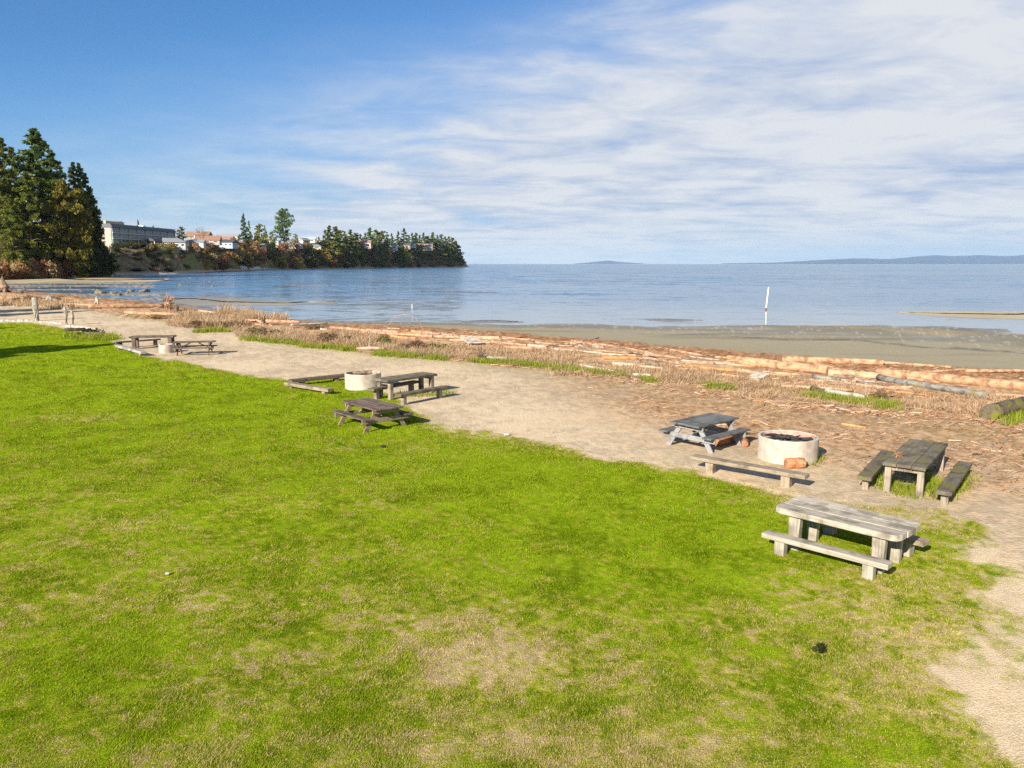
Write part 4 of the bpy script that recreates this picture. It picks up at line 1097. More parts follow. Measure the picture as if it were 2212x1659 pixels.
def conifer_data(h, r, seed, n=5000, card=0.7, base=0.12, irr=0.35, power=0.85, droop=0.25, dome=False, nb=None, c1=(0.045, 0.08, 0.018), c2=(0.19, 0.225, 0.045)):
    rs = np.random.RandomState(seed); C = []; fc = []
    nb = nb or 95
    lens = []; spec = []
    for i in range(nb):
        f = ((i + rs.uniform(0, 1)) / nb) ** 0.92
        L = r * (1 - f) ** power
        if dome: L = r * math.sqrt(max(0.03, 1 - (2 * f - .9) ** 2 * .85))
        L = L * (rs.uniform(1 - irr, 1.0) if rs.rand() < .75 else rs.uniform(.95, 1.3)) + .012 * h
        spec.append((f, L)); lens.append(L ** 1.25)
    tot = sum(lens)
    for (f, L), w in zip(spec, lens):
        per = max(14, int(n * .94 * w / tot)); an = rs.uniform(0, 2 * math.pi); zz = h * (base + (1 - base) * f)
        lift = .30 - .55 * (1 - f) * (0 if dome else 1)                 # upper boughs rise, lower ones hang
        s = rs.uniform(.06, 1, per) ** .75
        lat = rs.uniform(-1, 1, per) * L * .34 * np.sqrt(np.clip(1.04 - s, 0, 1)) * (.35 + s * .8)
        dz = L * (lift * s - droop * s ** 2) + rs.normal(size=per) * (.05 * L + .004 * h) - np.abs(lat) * .18
        ca, sa = math.cos(an), math.sin(an)
        C.append(np.stack([ca * L * s - sa * lat, sa * L * s + ca * lat, zz + dz], 1))
        b = rs.uniform(0, 1); fc.append(b * .5 + .5 * rs.uniform(0, 1, per))
    k = max(10, n // 60); zt = rs.uniform(.9, 1.0, k); C.append(np.stack([rs.normal(size=k) * .02 * h * (1.03 - zt) * 4, rs.normal(size=k) * .02 * h * (1.03 - zt) * 4, zt * h], 1)); fc.append(rs.uniform(0, 1, k))
    C = np.concatenate(C); f = np.concatenate(fc)
    V, F = cards(C, np.full(len(C), card), rs, flat=.5)
    col = lerp(C3(*c1), C3(*c2), f).repeat(3, 0)
    return V, F, col

def trunk_mesh(h, r, seed, limbs=5, top=.92):
    rr = random.Random(seed); b = MB()
    b.tube([(0, 0, -1.0), (0, 0, h * .1), (rr.uniform(-.01, .01) * h, 0, h * .5), (0, 0, h * top)], [r * 1.3, r, r * .6, r * .08], 8)
    for i in range(limbs):
        z = h * rr.uniform(.25, .8); an = rr.uniform(0, 6.28); L = h * .14
        b.tube([(0, 0, z), (math.cos(an) * L * .6, math.sin(an) * L * .6, z + L * .12), (math.cos(an) * L, math.sin(an) * L, z + L * .1)], [r * .28, r * .18, r * .05], 5)
    me = bpy.data.meshes.new('trunk'); me.from_pydata(b.v, [], b.f); me.materials.append(M['bark']); me.update(); return me

class TreeKind:
    def __init__(s, h, r, seed, tr=0.012, **kw):
        V, F, col = conifer_data(h, r, seed, **kw); s.h = h
        s.crown = np_mesh('crown', V, F, M['leaf'], col); s.trunk = trunk_mesh(h, h * tr, seed)
def plant_tree(kind, p, h, label, group=None, name='conifer_tree', wide=1.0, rz=None, cat='tree', rr=rng):
    t = thing(name, label, cat, p, rr.uniform(0, 6.28) if rz is None else rz, group)
    k = h / kind.h
    for nm, me in (('crown', kind.crown), ('trunk', kind.trunk)):
        o = bpy.data.objects.new(nm, me); COL.objects.link(o); o.parent = t; o.scale = (k * wide, k * wide, k)
    return t

BIG = [TreeKind(50, 12, 31, n=14000, card=.95, base=.06, irr=.45, power=.72, droop=.16, nb=135),
       TreeKind(50, 8.5, 32, n=10000, card=.9, base=.06, irr=.45, power=.78, droop=.2, nb=115),
       TreeKind(50, 12, 33, n=13000, card=.95, base=.04, irr=.5, power=.6, droop=.16, nb=130, c1=(.06, .09, .016), c2=(.24, .24, .04))]
IVY = TreeKind(30, 8.5, 35, n=11000, card=.8, base=.02, irr=.6, dome=True, nb=120, c1=(.09, .09, .012), c2=(.31, .27, .042))
FAR = [TreeKind(30, 8, 41, n=2000, card=1.2, base=.05, irr=.55, power=.75, nb=55, c1=(.07, .12, .035), c2=(.24, .30, .08)), TreeKind(30, 6.5, 42, n=1700, card=1.15, base=.06, irr=.55, power=.8, nb=55, c1=(.065, .12, .045), c2=(.20, .27, .085)),
       TreeKind(30, 8, 43, n=2200, card=1.25, base=.08, irr=.6, power=.55, nb=55, c1=(.11, .14, .035), c2=(.31, .32, .075)), TreeKind(30, 7.5, 44, n=2200, card=1.3, base=.08, irr=.55, dome=True, nb=50, c1=(.11, .135, .03), c2=(.33, .32, .07))]
FAR_BROWN = TreeKind(30, 8, 48, n=2000, card=1.0, base=.03, irr=.6, dome=True, nb=50, c1=(.18, .12, .065), c2=(.45, .31, .18))
MIDFIR = TreeKind(35, 9.5, 45, n=4200, card=1.05, base=.04, irr=.5, power=.85, droop=.08, nb=80, c1=(.05, .10, .05), c2=(.17, .23, .10))
MIDBIG = TreeKind(45, 13.5, 46, n=7000, card=1.2, base=.22, irr=.55, dome=True, droop=.12, nb=85, c1=(.05, .09, .028), c2=(.20, .24, .06))

def tree_at(kind, u, vtop, s, label, group=None, wide=1.0, name='conifer_tree', Yoff=None):
    """stands s metres inland in column u and reaches up to row vtop"""
    p = H(u, s); top = zrow(vtop, p.y)
    return plant_tree(kind, p, max(top - p.z, 4), label, group, name, wide)

# the stand of tall firs at the left
for kd, u, vt, s, wd, lab in (
    (0, 96, 279, 22, 1.1, 'tallest dark fir of the stand above the left cove'),
    (1, 27, 299, 34, .95, 'narrow pointed fir at the left of the tall stand'),
    (1, 47, 319, 24, 1.0, 'fir just left of the tallest fir'),
    (2, 2, 327, 22, 1.0, 'broad fir cut by the left border of the photo'),
    (0, 128, 326, 30, .95, 'fir filling the gap right of the tallest fir'),
    (1, 172, 351, 26, .95, 'slim fir between the tallest fir and the outer firs'),
    (1, 187, 353, 20, .85, 'slim bluish fir near the outer edge of the stand'),
    (2, 70, 372, 8, .85, 'olive fir in front of the tallest fir'),
    (1, 198, 375, 18, .8, 'leaning outer fir above the hotel end wall'),
    (2, 206, 405, 14, .62, 'second outer fir right beside the hotel'),
    (2, 213, 450, 10, .62, 'low bushy fir at the outermost edge of the stand'),
    (2, 30, 430, 4, .8, 'olive bushy fir at the front left of the stand'),
    (2, -30, 340, 60, 1, 'fir mostly outside the left border of the photo'),
    (2, 178, 455, 10, .7, 'shaded bushy fir behind the yellow green tree')):
    tree_at(BIG[kd], u, vt, s, lab, 'firs above the left cove', wd * 1.22)
tree_at(IVY, 152, 392, -1, 'large yellow green leafy tree in front of the firs', None, .82, 'leafy_tree')
tree_at(IVY, 86, 480, 16, 'lower olive leafy tree under the tallest fir', None, .7, 'leafy_tree')
tree_at(IVY, 12, 480, 18, 'olive leafy tree low at the left border', None, .8, 'leafy_tree')
# trees beyond the left border whose shadows reach onto the lawn
for tx, ty, h in ((-24.3, 47, 18), (-44, 80.8, 18), (-38.2, 59.4, 12), (-58.5, 92.8, 22), (-27.5, 46.2, 16), (-28.5, 43.0, 14), (-31.5, 45.0, 16), (-47, 88, 20)):
    L = h / math.tan(SUN_EL); b_ = Vector((tx - math.sin(SUN_AZ) * L, ty - math.cos(SUN_AZ) * L, 0))
    plant_tree(BIG[0], b_, h, 'park fir outside the left border, throwing its shadow across the lawn', 'park firs outside the left border', wide=1.5)

# headland trees
MIDT = [(MIDFIR, 530, 462, 46, 'blue green fir standing alone among the headland houses', .82), (MIDBIG, 615, 451, 44, 'largest round topped tree on the headland, bare below', .72),
        (FAR[1], 541, 478, 60, 'thin fir touching the blue green fir', .8), (FAR[3], 563, 484, 38, 'olive tree between the blue green fir and the round topped tree', .95), (FAR[1], 575, 487, 66, 'narrow dark fir behind the olive tree', .8), (FAR[3], 590, 500, 62, 'rounded green tree left of the round topped tree', 1.0),
        (FAR[3], 640, 505, 70, 'tree at the right foot of the round topped tree', .9)]
for kd, u, vt, s, lab, wd in MIDT: tree_at(kd, u, vt, s, lab, None, wd)
HT = [(714, 488, 0, 30), (728, 489.5, 2, 24), (704, 497, 1, 44), (737, 498, 3, 40), (746, 500, 1, 60), (758.6, 496.5, 0, 30), (768, 503, 3, 40), (780, 506, 1, 70), (773, 508, 1, 74), (790, 503, 1, 60), (801, 492.5, 0, 28), (814, 496.5, 2, 34), (827, 499, 3, 36), (837, 505, 1, 50), (847, 504, 1, 70), (861, 500, 1, 66),
      (873.6, 493.5, 0, 50), (884, 508, 1, 60), (891, 503, 1, 44), (898.6, 503, 2, 40), (907, 508, 1, 60), (916, 503, 0, 44), (925, 510, 3, 40), (936, 502, 0, 34), (945, 508, 1, 36), (954, 506.5, 2, 32), (962, 511, 1, 36), (969, 511, 2, 30), (977, 513.5, 2, 28), (984, 520, 2, 26), (988, 530, 3, 22), (992, 545, 3, 18),
      (808, 528, 0, 14), (862, 535, 1, 12), (930, 530, 3, 22), (948, 532, 3, 20), (910, 528, 3, 24), (973, 536, 3, 18), (740, 520, 3, 18), (722, 522, 3, 14), (820, 530, 3, 14), (758, 530, 3, 18), (690, 512, 1, 90), (965, 530, 0, 16), (880, 525, 3, 40)]
for i, (u, vt, k, s) in enumerate(HT):
    tree_at(FAR[k], u, vt, s, ('dark pointed fir in the wood along the headland', 'slim fir in the wood along the headland', 'broad olive fir in the wood along the headland', 'round leafy tree in the wood along the headland')[k], ('pointed firs on the headland', 'slim firs on the headland', 'broad firs on the headland', 'round trees on the headland')[k], 1.5)
rt_ = random.Random(5)
for i in range(38):
    u = rt_.uniform(702, 996); s_ = rt_.uniform(9, 30); k = rt_.choice((0, 2, 3, 3, 4, 4))
    vt = rt_.uniform(528, 552) + max(0, u - 960) * .25
    tree_at(FAR_BROWN if k == 4 else FAR[k], u, vt, s_, ('low dark fir on the face of the headland', '', 'low olive fir on the face of the headland', 'low leafy tree on the face of the headland', 'brown leafless tree on the face of the headland')[k], ('low firs on the headland face', '', 'olive firs on the headland face', 'leafy trees on the headland face', 'brown trees on the headland face')[k], 1.3, 'leafy_tree' if k > 2 else 'conifer_tree')
for u, vt, s_ in ((467, 520, 40), (500, 528, 36), (512, 522, 60), (536, 528, 40), (548, 522, 60), (566, 525, 34), (578, 530, 30), (600, 535, 34), (642, 536, 26), (655, 538, 30), (690, 534, 70)):
    tree_at(rt_.choice((FAR[3], FAR_BROWN, FAR[2])), u, vt, s_, 'low scrubby tree among the headland houses', 'low trees among the headland houses', 1.5, 'leafy_tree')
tree_at(FAR[1], 303, 475.7, 130, 'small fir rising behind the hotel roof', None, .75)
tree_at(FAR[3], 394, 490, 70, 'yellow green tree at the end of the hotel', None, 1.0)
for u, vt in ((335, 488), (345, 492), (447, 500), (473, 508), (490, 512), (497, 512), (516, 510), (684, 517), (668, 520), (662, 522)):
    tree_at(FAR[1], u, vt, 150, 'tiny distant fir on the skyline behind the houses', 'tiny firs on the skyline', .9)

# bare winter trees
def bare_tree(h, seed):
    rr = random.Random(seed); b = MB()
    def grow(p, d, L, r, lev):
        q = p + d * L; b.tube([p, (p + q) / 2 + Vector((rr.uniform(-.04, .04), rr.uniform(-.04, .04), 0)) * L, q], [r, r * .8, r * .62], 4, cap=False)
        if lev == 0: return
        for k in range(rr.choice((2, 3, 3))):
            dd = (d + Vector((rr.uniform(-.8, .8), rr.uniform(-.8, .8), rr.uniform(-.05, .6)))).normalized(); grow(q, dd, L * rr.uniform(.6, .85), r * .6, lev - 1)
    grow(Vector((0, 0, -.5)), Vector((0, 0, 1)), h * .28, h * .018, 5)
    me = bpy.data.meshes.new('branches'); me.from_pydata(b.v, [], b.f); me.materials.append(M['bark']); me.update(); return me
BARE_M = [bare_tree(14, 3), bare_tree(14, 8)]
for u, vt, s, lab, k in ((438, 484, 48, 'tall bare winter tree between the hotel and the houses', 0), (394, 484, 90, 'bare tree behind the yellow green tree', 1), (265, 480, 120, 'bare treetop behind the hotel roof', 0), (690, 516, 60, 'bare tree right of the round topped tree', 1), (418, 500, 60, 'pale bare tree beside the hotel annex', 1), (7, 500, 8, 'bare tree at the far left shrubs', 0)):
    p = H(u, s); h = zrow(vt, p.y) - p.z; o = bpy.data.objects.new('bare_tree', BARE_M[k]); COL.objects.link(o); o.location = p; o.scale = (h / 13,) * 3; o.rotation_euler = (0, 0, u); tag(o, lab, 'tree')

# bushes
def bush_mesh(seed, n, c1, c2, card=.35, flat=.55, upright=False):
    rs = np.random.RandomState(seed); nl = 9
    ctr = rs.normal(size=(nl, 3)) * (.45, .45, .2) + (0, 0, .45); rad = rs.uniform(.25, .5, nl)
    i = rs.randint(0, nl, n); d = rs.normal(size=(n, 3)); d /= np.linalg.norm(d, axis=1)[:, None]
    C = ctr[i] + d * (rad[i] * rs.uniform(.55, 1.05, n))[:, None]; C[:, 2] = np.abs(C[:, 2])
    V, F = cards(C, np.full(n, card * .35), rs)
    f = rs.uniform(0, 1, nl)[i] * .5 + rs.uniform(0, .5, n)
    return np_mesh('bush', V, F, M['leaf'], lerp(C3(*c1), C3(*c2), f).repeat(3, 0))
BUSH = {'green': [bush_mesh(i, 900, (.05, .08, .014), (.18, .20, .04)) for i in (1, 2)], 'rust': [bush_mesh(i, 900, (.20, .09, .035), (.48, .26, .12)) for i in (3, 4)], 'gold': [bush_mesh(5, 900, (.20, .13, .02), (.45, .32, .06))],
        'brown': [bush_mesh(i, 900, (.13, .085, .045), (.36, .25, .14)) for i in (6, 7)], 'straw': [bush_mesh(8, 900, (.27, .18, .09), (.48, .35, .19))], 'dark': [bush_mesh(9, 900, (.02, .03, .012), (.07, .08, .03))]}
def bush(p, w, h, kind, label, group=None, rr=rng, name='bush'):
    o = bpy.data.objects.new(name, rr.choice(BUSH[kind])); COL.objects.link(o); o.location = p; o.scale = (w, w * rr.uniform(.7, 1.1), h); o.rotation_euler = (0, 0, rr.uniform(0, 6.28))
    return tag(o, label, 'bush', group)
rb = random.Random(77)
bush(G(1773, 1410), .10, .10, 'dark', 'added dark tuft standing in for a lens smudge on the dry lawn before the pale table', name='lens_spot_tuft')['category'] = 'tuft'  # added tuft, takes the place of a blurred spot on the lens
NAMES = {'green': 'dark green bush', 'rust': 'rust coloured winter bush', 'gold': 'golden winter bush', 'brown': 'brown leafless bush', 'straw': 'straw coloured bush', 'dark': 'blackish evergreen bush'}
# rusty thicket below the firs
for i in range(56):
    u = rb.uniform(-20, 135); k = rb.choice(['rust', 'rust', 'brown', 'rust', 'straw']) if u < 140 else 'green'
    s = rb.uniform(0, 9); bush(H(u, s), rb.uniform(3, 5), rb.uniform(4, 6.5), k, NAMES[k] + ' in the thicket below the tall firs', 'thicket bushes below the firs, ' + k, rb)
for u, s, w, h, k, lab in ((40, 16, 9, 9, 'green', 'wide green shrub under the olive fir at the left'), (12, 14, 7, 8, 'gold', 'bright yellow green shrub at the left border'), (208, 4, 6, 9, 'dark', 'dark shaded shrub at the foot of the outermost fir'), (195, 3, 6, 7, 'dark', 'dark shaded shrub beside the leafy tree trunk'), (222, 8, 5, 9, 'dark', 'dark shrub at the hotel corner')):
    bush(H(u, s), w, h, k, lab, None, rb)
# dark and mixed scrub on the bluff
for i in range(240):
    u = rb.uniform(240, 998); s = (rb.uniform(11, 52) if rb.random() < .6 else rb.uniform(30, 56)) if u < 880 else rb.uniform(8, 34)
    if u < 330: k = rb.choice(['dark', 'brown', 'dark', 'green'])
    elif u < 405: k = rb.choice(['brown', 'gold', 'dark', 'straw']) if s > 32 else rb.choice(['dark', 'green', 'brown'])
    elif u < 560: k = rb.choice(['rust', 'gold', 'brown', 'brown', 'green'])
    elif u < 700: k = rb.choice(['green', 'brown', 'rust', 'dark', 'gold'])
    else: k = rb.choice(['dark', 'green', 'brown', 'gold', 'brown', 'rust'])
    w = rb.uniform(4, 8) * (1 if u < 480 else 1.5); hh = rb.uniform(3, 7) * (1 if u < 480 else 1.5)
    if u < 410: w *= .6; hh *= .45
    bush(H(u, s), w, hh, k, NAMES[k] + ' on the face of the bluff', 'scrub on the bluff, ' + k, rb)
for u, s, w, h, k, lab in ((468, 26, 16, 9, 'rust', 'broad orange bush on the slope right of the hotel'), (520, 26, 14, 11, 'gold', 'golden tree like bush among the headland houses'), (660, 20, 17, 16, 'dark', 'big dark evergreen mass below the round topped tree'), (680, 16, 14, 12, 'dark', 'dark evergreen bush beside the big dark mass'), (635, 8, 11, 9, 'gold', 'yellow green bush at the beach below the dark mass'), (700, 34, 14, 6, 'rust', 'rust bush edging the green clearing')):
    bush(H(u, s), w, h, k, lab, None, rb)

# ------------------------------------------------------------------ buildings
def house(label, u, v, s, wd, dp, hh, rh, wall, roof, yaw=0.0, hip=False, wins=3, chim=False, p=None, name='house', Y=None):
    if p is None: wd, dp, hh, rh = wd * .8, dp * .8, hh * .72, rh * .72
    p = p or H(u, s)
    z0 = zrow(v, p.y); z0 = max(z0, p.z - 2)
    t = thing(name, label, 'house', (p.x, p.y, z0), yaw)
    MB().box((0, 0, hh / 2 - .6), (wd, dp, hh + 1.2)).build('wall', M[wall], t)
    o = .6; x, y = wd / 2 + o, dp / 2 + o; rx = x - (dp / 2 if hip else 0); e = hh + .003
    b = MB(); b.add([(-x, -y, e), (x, -y, e), (x, y, e), (-x, y, e), (-rx, 0, e + rh), (rx, 0, e + rh), (-x, -y, e - .25), (x, -y, e - .25), (x, y, e - .25), (-x, y, e - .25)],
            [(0, 1, 5, 4), (2, 3, 4, 5), (1, 2, 5), (3, 0, 4), (6, 7, 1, 0), (7, 8, 2, 1), (8, 9, 3, 2), (9, 6, 0, 3), (9, 8, 7, 6)])
    b.build('roof', M[roof], t)
    for i in range(wins):
        xx = -wd / 2 + wd * (i + .5) / wins
        f = MB().box((xx, -dp / 2 - .03, hh * .52), (wd / wins * .62, .1, hh * .42)).build('window', M['trim'], t)
        MB().box((xx, -dp / 2 - .09, hh * .52), (wd / wins * .52, .04, hh * .34)).build('pane', M['glass'], f)
    if chim: MB().box((wd * .2, 0.3, hh + rh * .9), (1.0, 1.0, 2.4)).build('chimney', M[wall], t)
    return t
for a in (('white garage like house right of the hotel annex', 424, 532, 34, 14, 9, 4.2, 2, 'wall_white', 'roof_pale', .2, False, 1),
          ('house with a wide orange roof among bare trees', 452, 526, 60, 22, 10, 3.6, 4.5, 'wall_pink', 'roof_orange', .15, False, 3),
          ('dark house with blue windows on the slope', 490, 534, 46, 20, 10, 5.5, 2.5, 'wall_blue', 'roof_dark', -.2, False, 4),
          ('house with a pinkish roof behind the dark house', 480, 525, 90, 24, 10, 4, 4, 'wall_cream', 'roof_pink', .1, False, 3),
          ('low cream house left of the blue green fir', 553, 537, 44, 22, 9, 4, 2, 'wall_cream', 'roof_pale', 0, False, 3),
          ('white flat house behind the olive tree', 583, 528, 70, 26, 12, 5, 1.4, 'wall_white', 'roof_pale', 0, True, 4),
          ('pale house beneath the round topped tree', 625, 535, 60, 34, 12, 4.5, 3.2, 'wall_pink', 'roof_pale', .05, True, 4),
          ('white gabled house right of the round topped tree', 657, 526, 100, 16, 10, 5, 4, 'wall_white', 'roof_pale', 1.2, False, 1),
          ('blue roofed house behind the grey roofs', 668, 523, 120, 20, 10, 4.5, 4, 'wall_white', 'wall_blue', .1, False, 2),
          ('low house with a long grey roof', 668, 537, 60, 34, 11, 3.4, 3, 'wall_cream', 'roof_grey', .1, True, 3),
          ('pale house at the green clearing', 690, 526, 110, 24, 10, 5, 3.5, 'wall_tan', 'roof_pale', -.1, False, 2),
          ('pink house among the headland firs', 777, 535, 44, 36, 14, 9, 4, 'wall_pink', 'roof_pink', .1, False, 4),
          ('white house on the bluff edge in the middle of the wood', 836, 540, 40, 34, 14, 9, 3, 'wall_white', 'roof_pale', 0, False, 5),
          ('small brown house in the wood right of the white one', 872, 537, 46, 26, 12, 7, 4, 'wall_brown', 'roof_dark', 0, False, 2),
          ('blue grey house deep in the headland wood', 885, 534, 50, 24, 12, 8, 4, 'wall_blue', 'roof_dark', .1, False, 2),
          ('house with a pink roof nearest the tip of the headland', 918, 540, 32, 28, 12, 8, 5, 'wall_cream', 'roof_pink', .2, False, 2),
          ('tiny pale house on the skyline left of the fir', 498, 517, 190, 24, 10, 4.5, 3, 'wall_white', 'roof_pale', 0, False, 2),
          ('tiny orange roofed house on the skyline behind the bare tree', 432, 516, 160, 24, 10, 4.5, 4, 'wall_tan', 'roof_orange', 0, False, 2)):
    house(*a)

def hotel():
    A = W(242, 527.7, 440); Bp = W(379, 533, 514); A.z = Bp.z = 15.6
    d = (Bp - A); d.z = 0; L = d.length; d.normalize(); yaw = rot_to(d)
    t = thing('hotel', 'long three storey hotel with rows of balconies above the cove', 'hotel', A, yaw)
    dep = 15.0; fl = 3.12; n = 3; hh = fl * n          # local x along the front, front faces -y
    MB().box((L / 2, dep / 2, hh / 2 - 1.5), (L, dep, hh + 3)).build('wall', M['hotel_wall'], t)
    MB().box((-.15, dep / 2, hh / 2 - 1.5), (.3, dep + .2, hh + 3.4)).build('end_wall', M['wall_pink'], t)
    # roof band, mansard
    x0, x1, y0, y1 = -.8, L + .8, -1.2, dep + .8; b = MB()
    b.prism([(x0, y0), (x1, y0), (x1, y1), (x0, y1)], hh + .005, hh + 2.0, [(x0 + 1.2, y0 + 1.6), (x1 - 1.2, y0 + 1.6), (x1 - 1.2, y1 - 1.6), (x0 + 1.2, y1 - 1.6)])
    rf = b.build('roof', M['roof_slate'], t)
    MB().box((11, dep * .5, hh + 2.8), (19, 8, 1.6)).build('penthouse', M['wall_cream'], rf)
    MB().box((22.2, dep * .5, hh + 3.1), (2.4, 3, 2.2)).build('stair_head', M['roof_dark'], rf)
    MB().box((48, dep * .5, hh + 2.6), (3, 3, 1.2)).build('roof_vent', M['trim'], rf)
    bays = 16; bw = L / bays
    for k in range(n):
        MB().box((L / 2, -.5, k * fl + .1), (L - .1, 1.0, .30)).build('balcony_floor', M['balcony'], t)
        for i in range(bays):
            xx = bw * (i + .5)
            w = MB().box((xx, -.02, k * fl + 1.6), (bw * .9, .08, 2.6)).build('window', M['balcony'], t)
            MB().box((xx - bw * .2, -.07, k * fl + 1.6), (bw * .42, .05, 2.45)).box((xx + bw * .2, -.07, k * fl + 1.6), (bw * .42, .05, 2.45)).build('pane', M['glass'], w)
    for k in range(n):
        b = MB(); b.box((L / 2, -.96, k * fl + 1.12), (L, .06, .10))
        for j in range(bays * 2): b.box((j * bw / 2 + .3, -.96, k * fl + .66), (.06, .05, .85))
        b.build('railing', M['balcony'], t)
    for i in range(0, bays + 1, 2): MB().box((min(max(bw * i, .2), L - .2), -.3, hh / 2), (.16, .55, hh - .1)).build('partition', M['balcony'], t)
    # annex in front
    p = W(368, 536, 486); p.z = 15.0
    house('hotel annex with a grey hip roof in front of the hotel', 368, 536, 0, 19, 11, 3.6, 2.6, 'wall_white', 'roof_grey', .25, True, 6, p=p, name='annex')
    q = W(330, 534, 470); q.z = 15
    a = thing('canopy', 'dark terrace canopy between the hotel and its annex', 'canopy', q, yaw)
    MB().prism([(-5, -4), (5, -4), (5, 3), (-5, 3)], 3.0, 4.6, [(-3.6, -2), (3.6, -2), (3.6, 1), (-3.6, 1)]).build('canopy_roof', M['roof_dark'], a)
    for x, y in ((-4.6, -3.6), (4.6, -3.6), (-4.6, 2.6), (4.6, 2.6)): MB().box((x, y, 1.0), (.25, .25, 4)).build('pillar', M['trim'], a)
hotel()

# ------------------------------------------------------------------ beach grass, debris, lawn blades
def beach_grass():
    rs = np.random.RandomState(5); V = []; colr = []
    spots = []
    def scatter(zk, x0, y0, x1, y1, spread, n, h, tone):
        for _ in range(n):
            f = rs.rand(); u, v = Z(zk, x0 + (x1 - x0) * f, y0 + (y1 - y0) * f + rs.uniform(-spread, spread)); spots.append((u, v, h * rs.uniform(.5, 1.3), tone))
    scatter('c', 1690, 600, 2212, 640, 50, 95, .6, 0); scatter('d', 0, 330, 850, 330, 75, 200, .5, 0); scatter('d', 750, 470, 1650, 540, 60, 240, .42, 0); scatter('d', 780, 300, 1250, 330, 30, 45, .85, 0)
    scatter('d', 500, 240, 900, 280, 30, 40, .9, 0)
    scatter('c', 0, 420, 700, 470, 40, 120, .6, 0); scatter('d', 1650, 520, 2212, 560, 70, 180, .45, 0)
    scatter('e', 0, 600, 800, 680, 70, 200, .35, 0); scatter('e', 700, 680, 2212, 740, 75, 300, .28, 0); scatter('w', 0, 560, 1600, 640, 70, 300, .24, 0); scatter('w', 1100, 640, 2200, 700, 70, 220, .2, 0)
    scatter('r', 0, 430, 2200, 620, 80, 380, .2, 0)
    scatter('d', 250, 450, 620, 440, 14, 70, .3, 1); scatter('d', 780, 530, 1400, 580, 16, 150, .28, 1); scatter('d', 1400, 600, 2000, 650, 16, 120, .26, 1); scatter('e', 0, 690, 800, 740, 22, 170, .24, 1)
    scatter('e', 1000, 760, 2212, 860, 18, 220, .22, 1); scatter('w', 0, 560, 720, 630, 18, 130, .22, 1); scatter('w', 880, 670, 1000, 690, 10, 30, .22, 1); scatter('w', 1450, 730, 1720, 750, 22, 50, .22, 1); scatter('r', 620, 500, 1320, 600, 26, 150, .22, 1); scatter('r', 780, 410, 880, 420, 10, 20, .2, 1)
    scatter('n', 1140, 490, 1560, 640, 50, 60, .16, 1); scatter('n', 1540, 480, 1800, 620, 70, 60, .16, 1); scatter('n', 1850, 600, 2020, 470, 50, 40, .14, 1); scatter('g', 1790, 780, 1900, 690, 20, 22, .16, 1)
    scatter('m', 1260, 400, 1900, 380, 20, 60, .14, 1); scatter('c', 620, 750, 1100, 760, 25, 90, .3, 1); scatter('r', 2100, 720, 2212, 650, 30, 30, .3, 1)
    Vs, Cs = [], []
    for u, v, h, tone in spots:
        p = G(u, v); n = rs.randint(16, 30); a = rs.uniform(0, 6.28, n); lean = rs.uniform(.1, 1.0, n) + (1.6 * rs.rand(n) if tone == 0 and h < .62 else 0); r0 = rs.uniform(0, .22, n) * (1 + p.y / 60); aa = rs.uniform(0, 6.28, n)
        hh = h * rs.uniform(.5, 1.15, n); wd = max(.012, .00042 * p.y) * rs.uniform(.7, 1.5, n)
        b = np.stack([p.x + np.cos(aa) * r0, p.y + np.sin(aa) * r0, np.full(n, p.z - .03)], 1)
        tip = b + np.stack([np.cos(a) * hh * lean, np.sin(a) * hh * lean, hh], 1)
        side = np.stack([np.cos(a + 1.57) * wd, np.sin(a + 1.57) * wd, np.zeros(n)], 1)
        Vs.append(np.stack([b - side, b + side, tip], 1).reshape(-1, 3)); f = rs.rand(n)
        c = lerp(C3(.36, .23, .12), C3(.68, .52, .33), f) if tone == 0 else lerp(C3(.16, .24, .012), C3(.36, .36, .06), f)
        Cs.append(c.repeat(3, 0))
    Vv = np.concatenate(Vs); o = np_obj('beach_grass', Vv, np.arange(len(Vv)).reshape(-1, 3), M['blade'], np.concatenate(Cs)); tag(o, 'tufts of dry straw and green grass along the beach', 'grass', kind='stuff')
beach_grass()
for zk, x, y, w, h, k, lab in (('d', 450, 400, 2.2, .7, 'brown', 'low brown bush in the tall dry grass near the far path'), ('d', 680, 400, 1.9, .6, 'brown', 'second low brown bush left of the gap in the beach grass'), ('d', 1030, 490, 1.8, .7, 'brown', 'brown bush right of the gap in the beach grass'), ('d', 1790, 560, 1.7, .7, 'brown', 'brown bramble left of the pronged branch'),
                               ('d', 1540, 420, 1.6, .4, 'brown', 'flat dark bramble by the small white block'), ('e', 430, 640, 1.5, .6, 'brown', 'dark brown bramble on the green path edge'), ('e', 650, 630, 1.2, .45, 'green', 'greenish bramble beside the dark brown one'), ('e', 120, 560, 1.5, .5, 'green', 'small green brown bush under the pink logs'),
                               ('c', 250, 420, 2.6, 1.0, 'brown', 'dark bush left of the stout post'), ('c', 500, 410, 1.8, .9, 'straw', 'straw bush behind the stakes'), ('c', 1480, 580, 2.4, .5, 'straw', 'low straw bush near the root fan'), ('c', 870, 725, 1.6, .55, 'dark', 'dark bramble over the burnt stump'), ('r', 1180, 530, .7, .4, 'straw', 'round tuft of straw between mossy log and grey log')):
    p = G(*Z(zk, x, y)); bush(p, w * .68, h * .7, k, lab, None, rb)

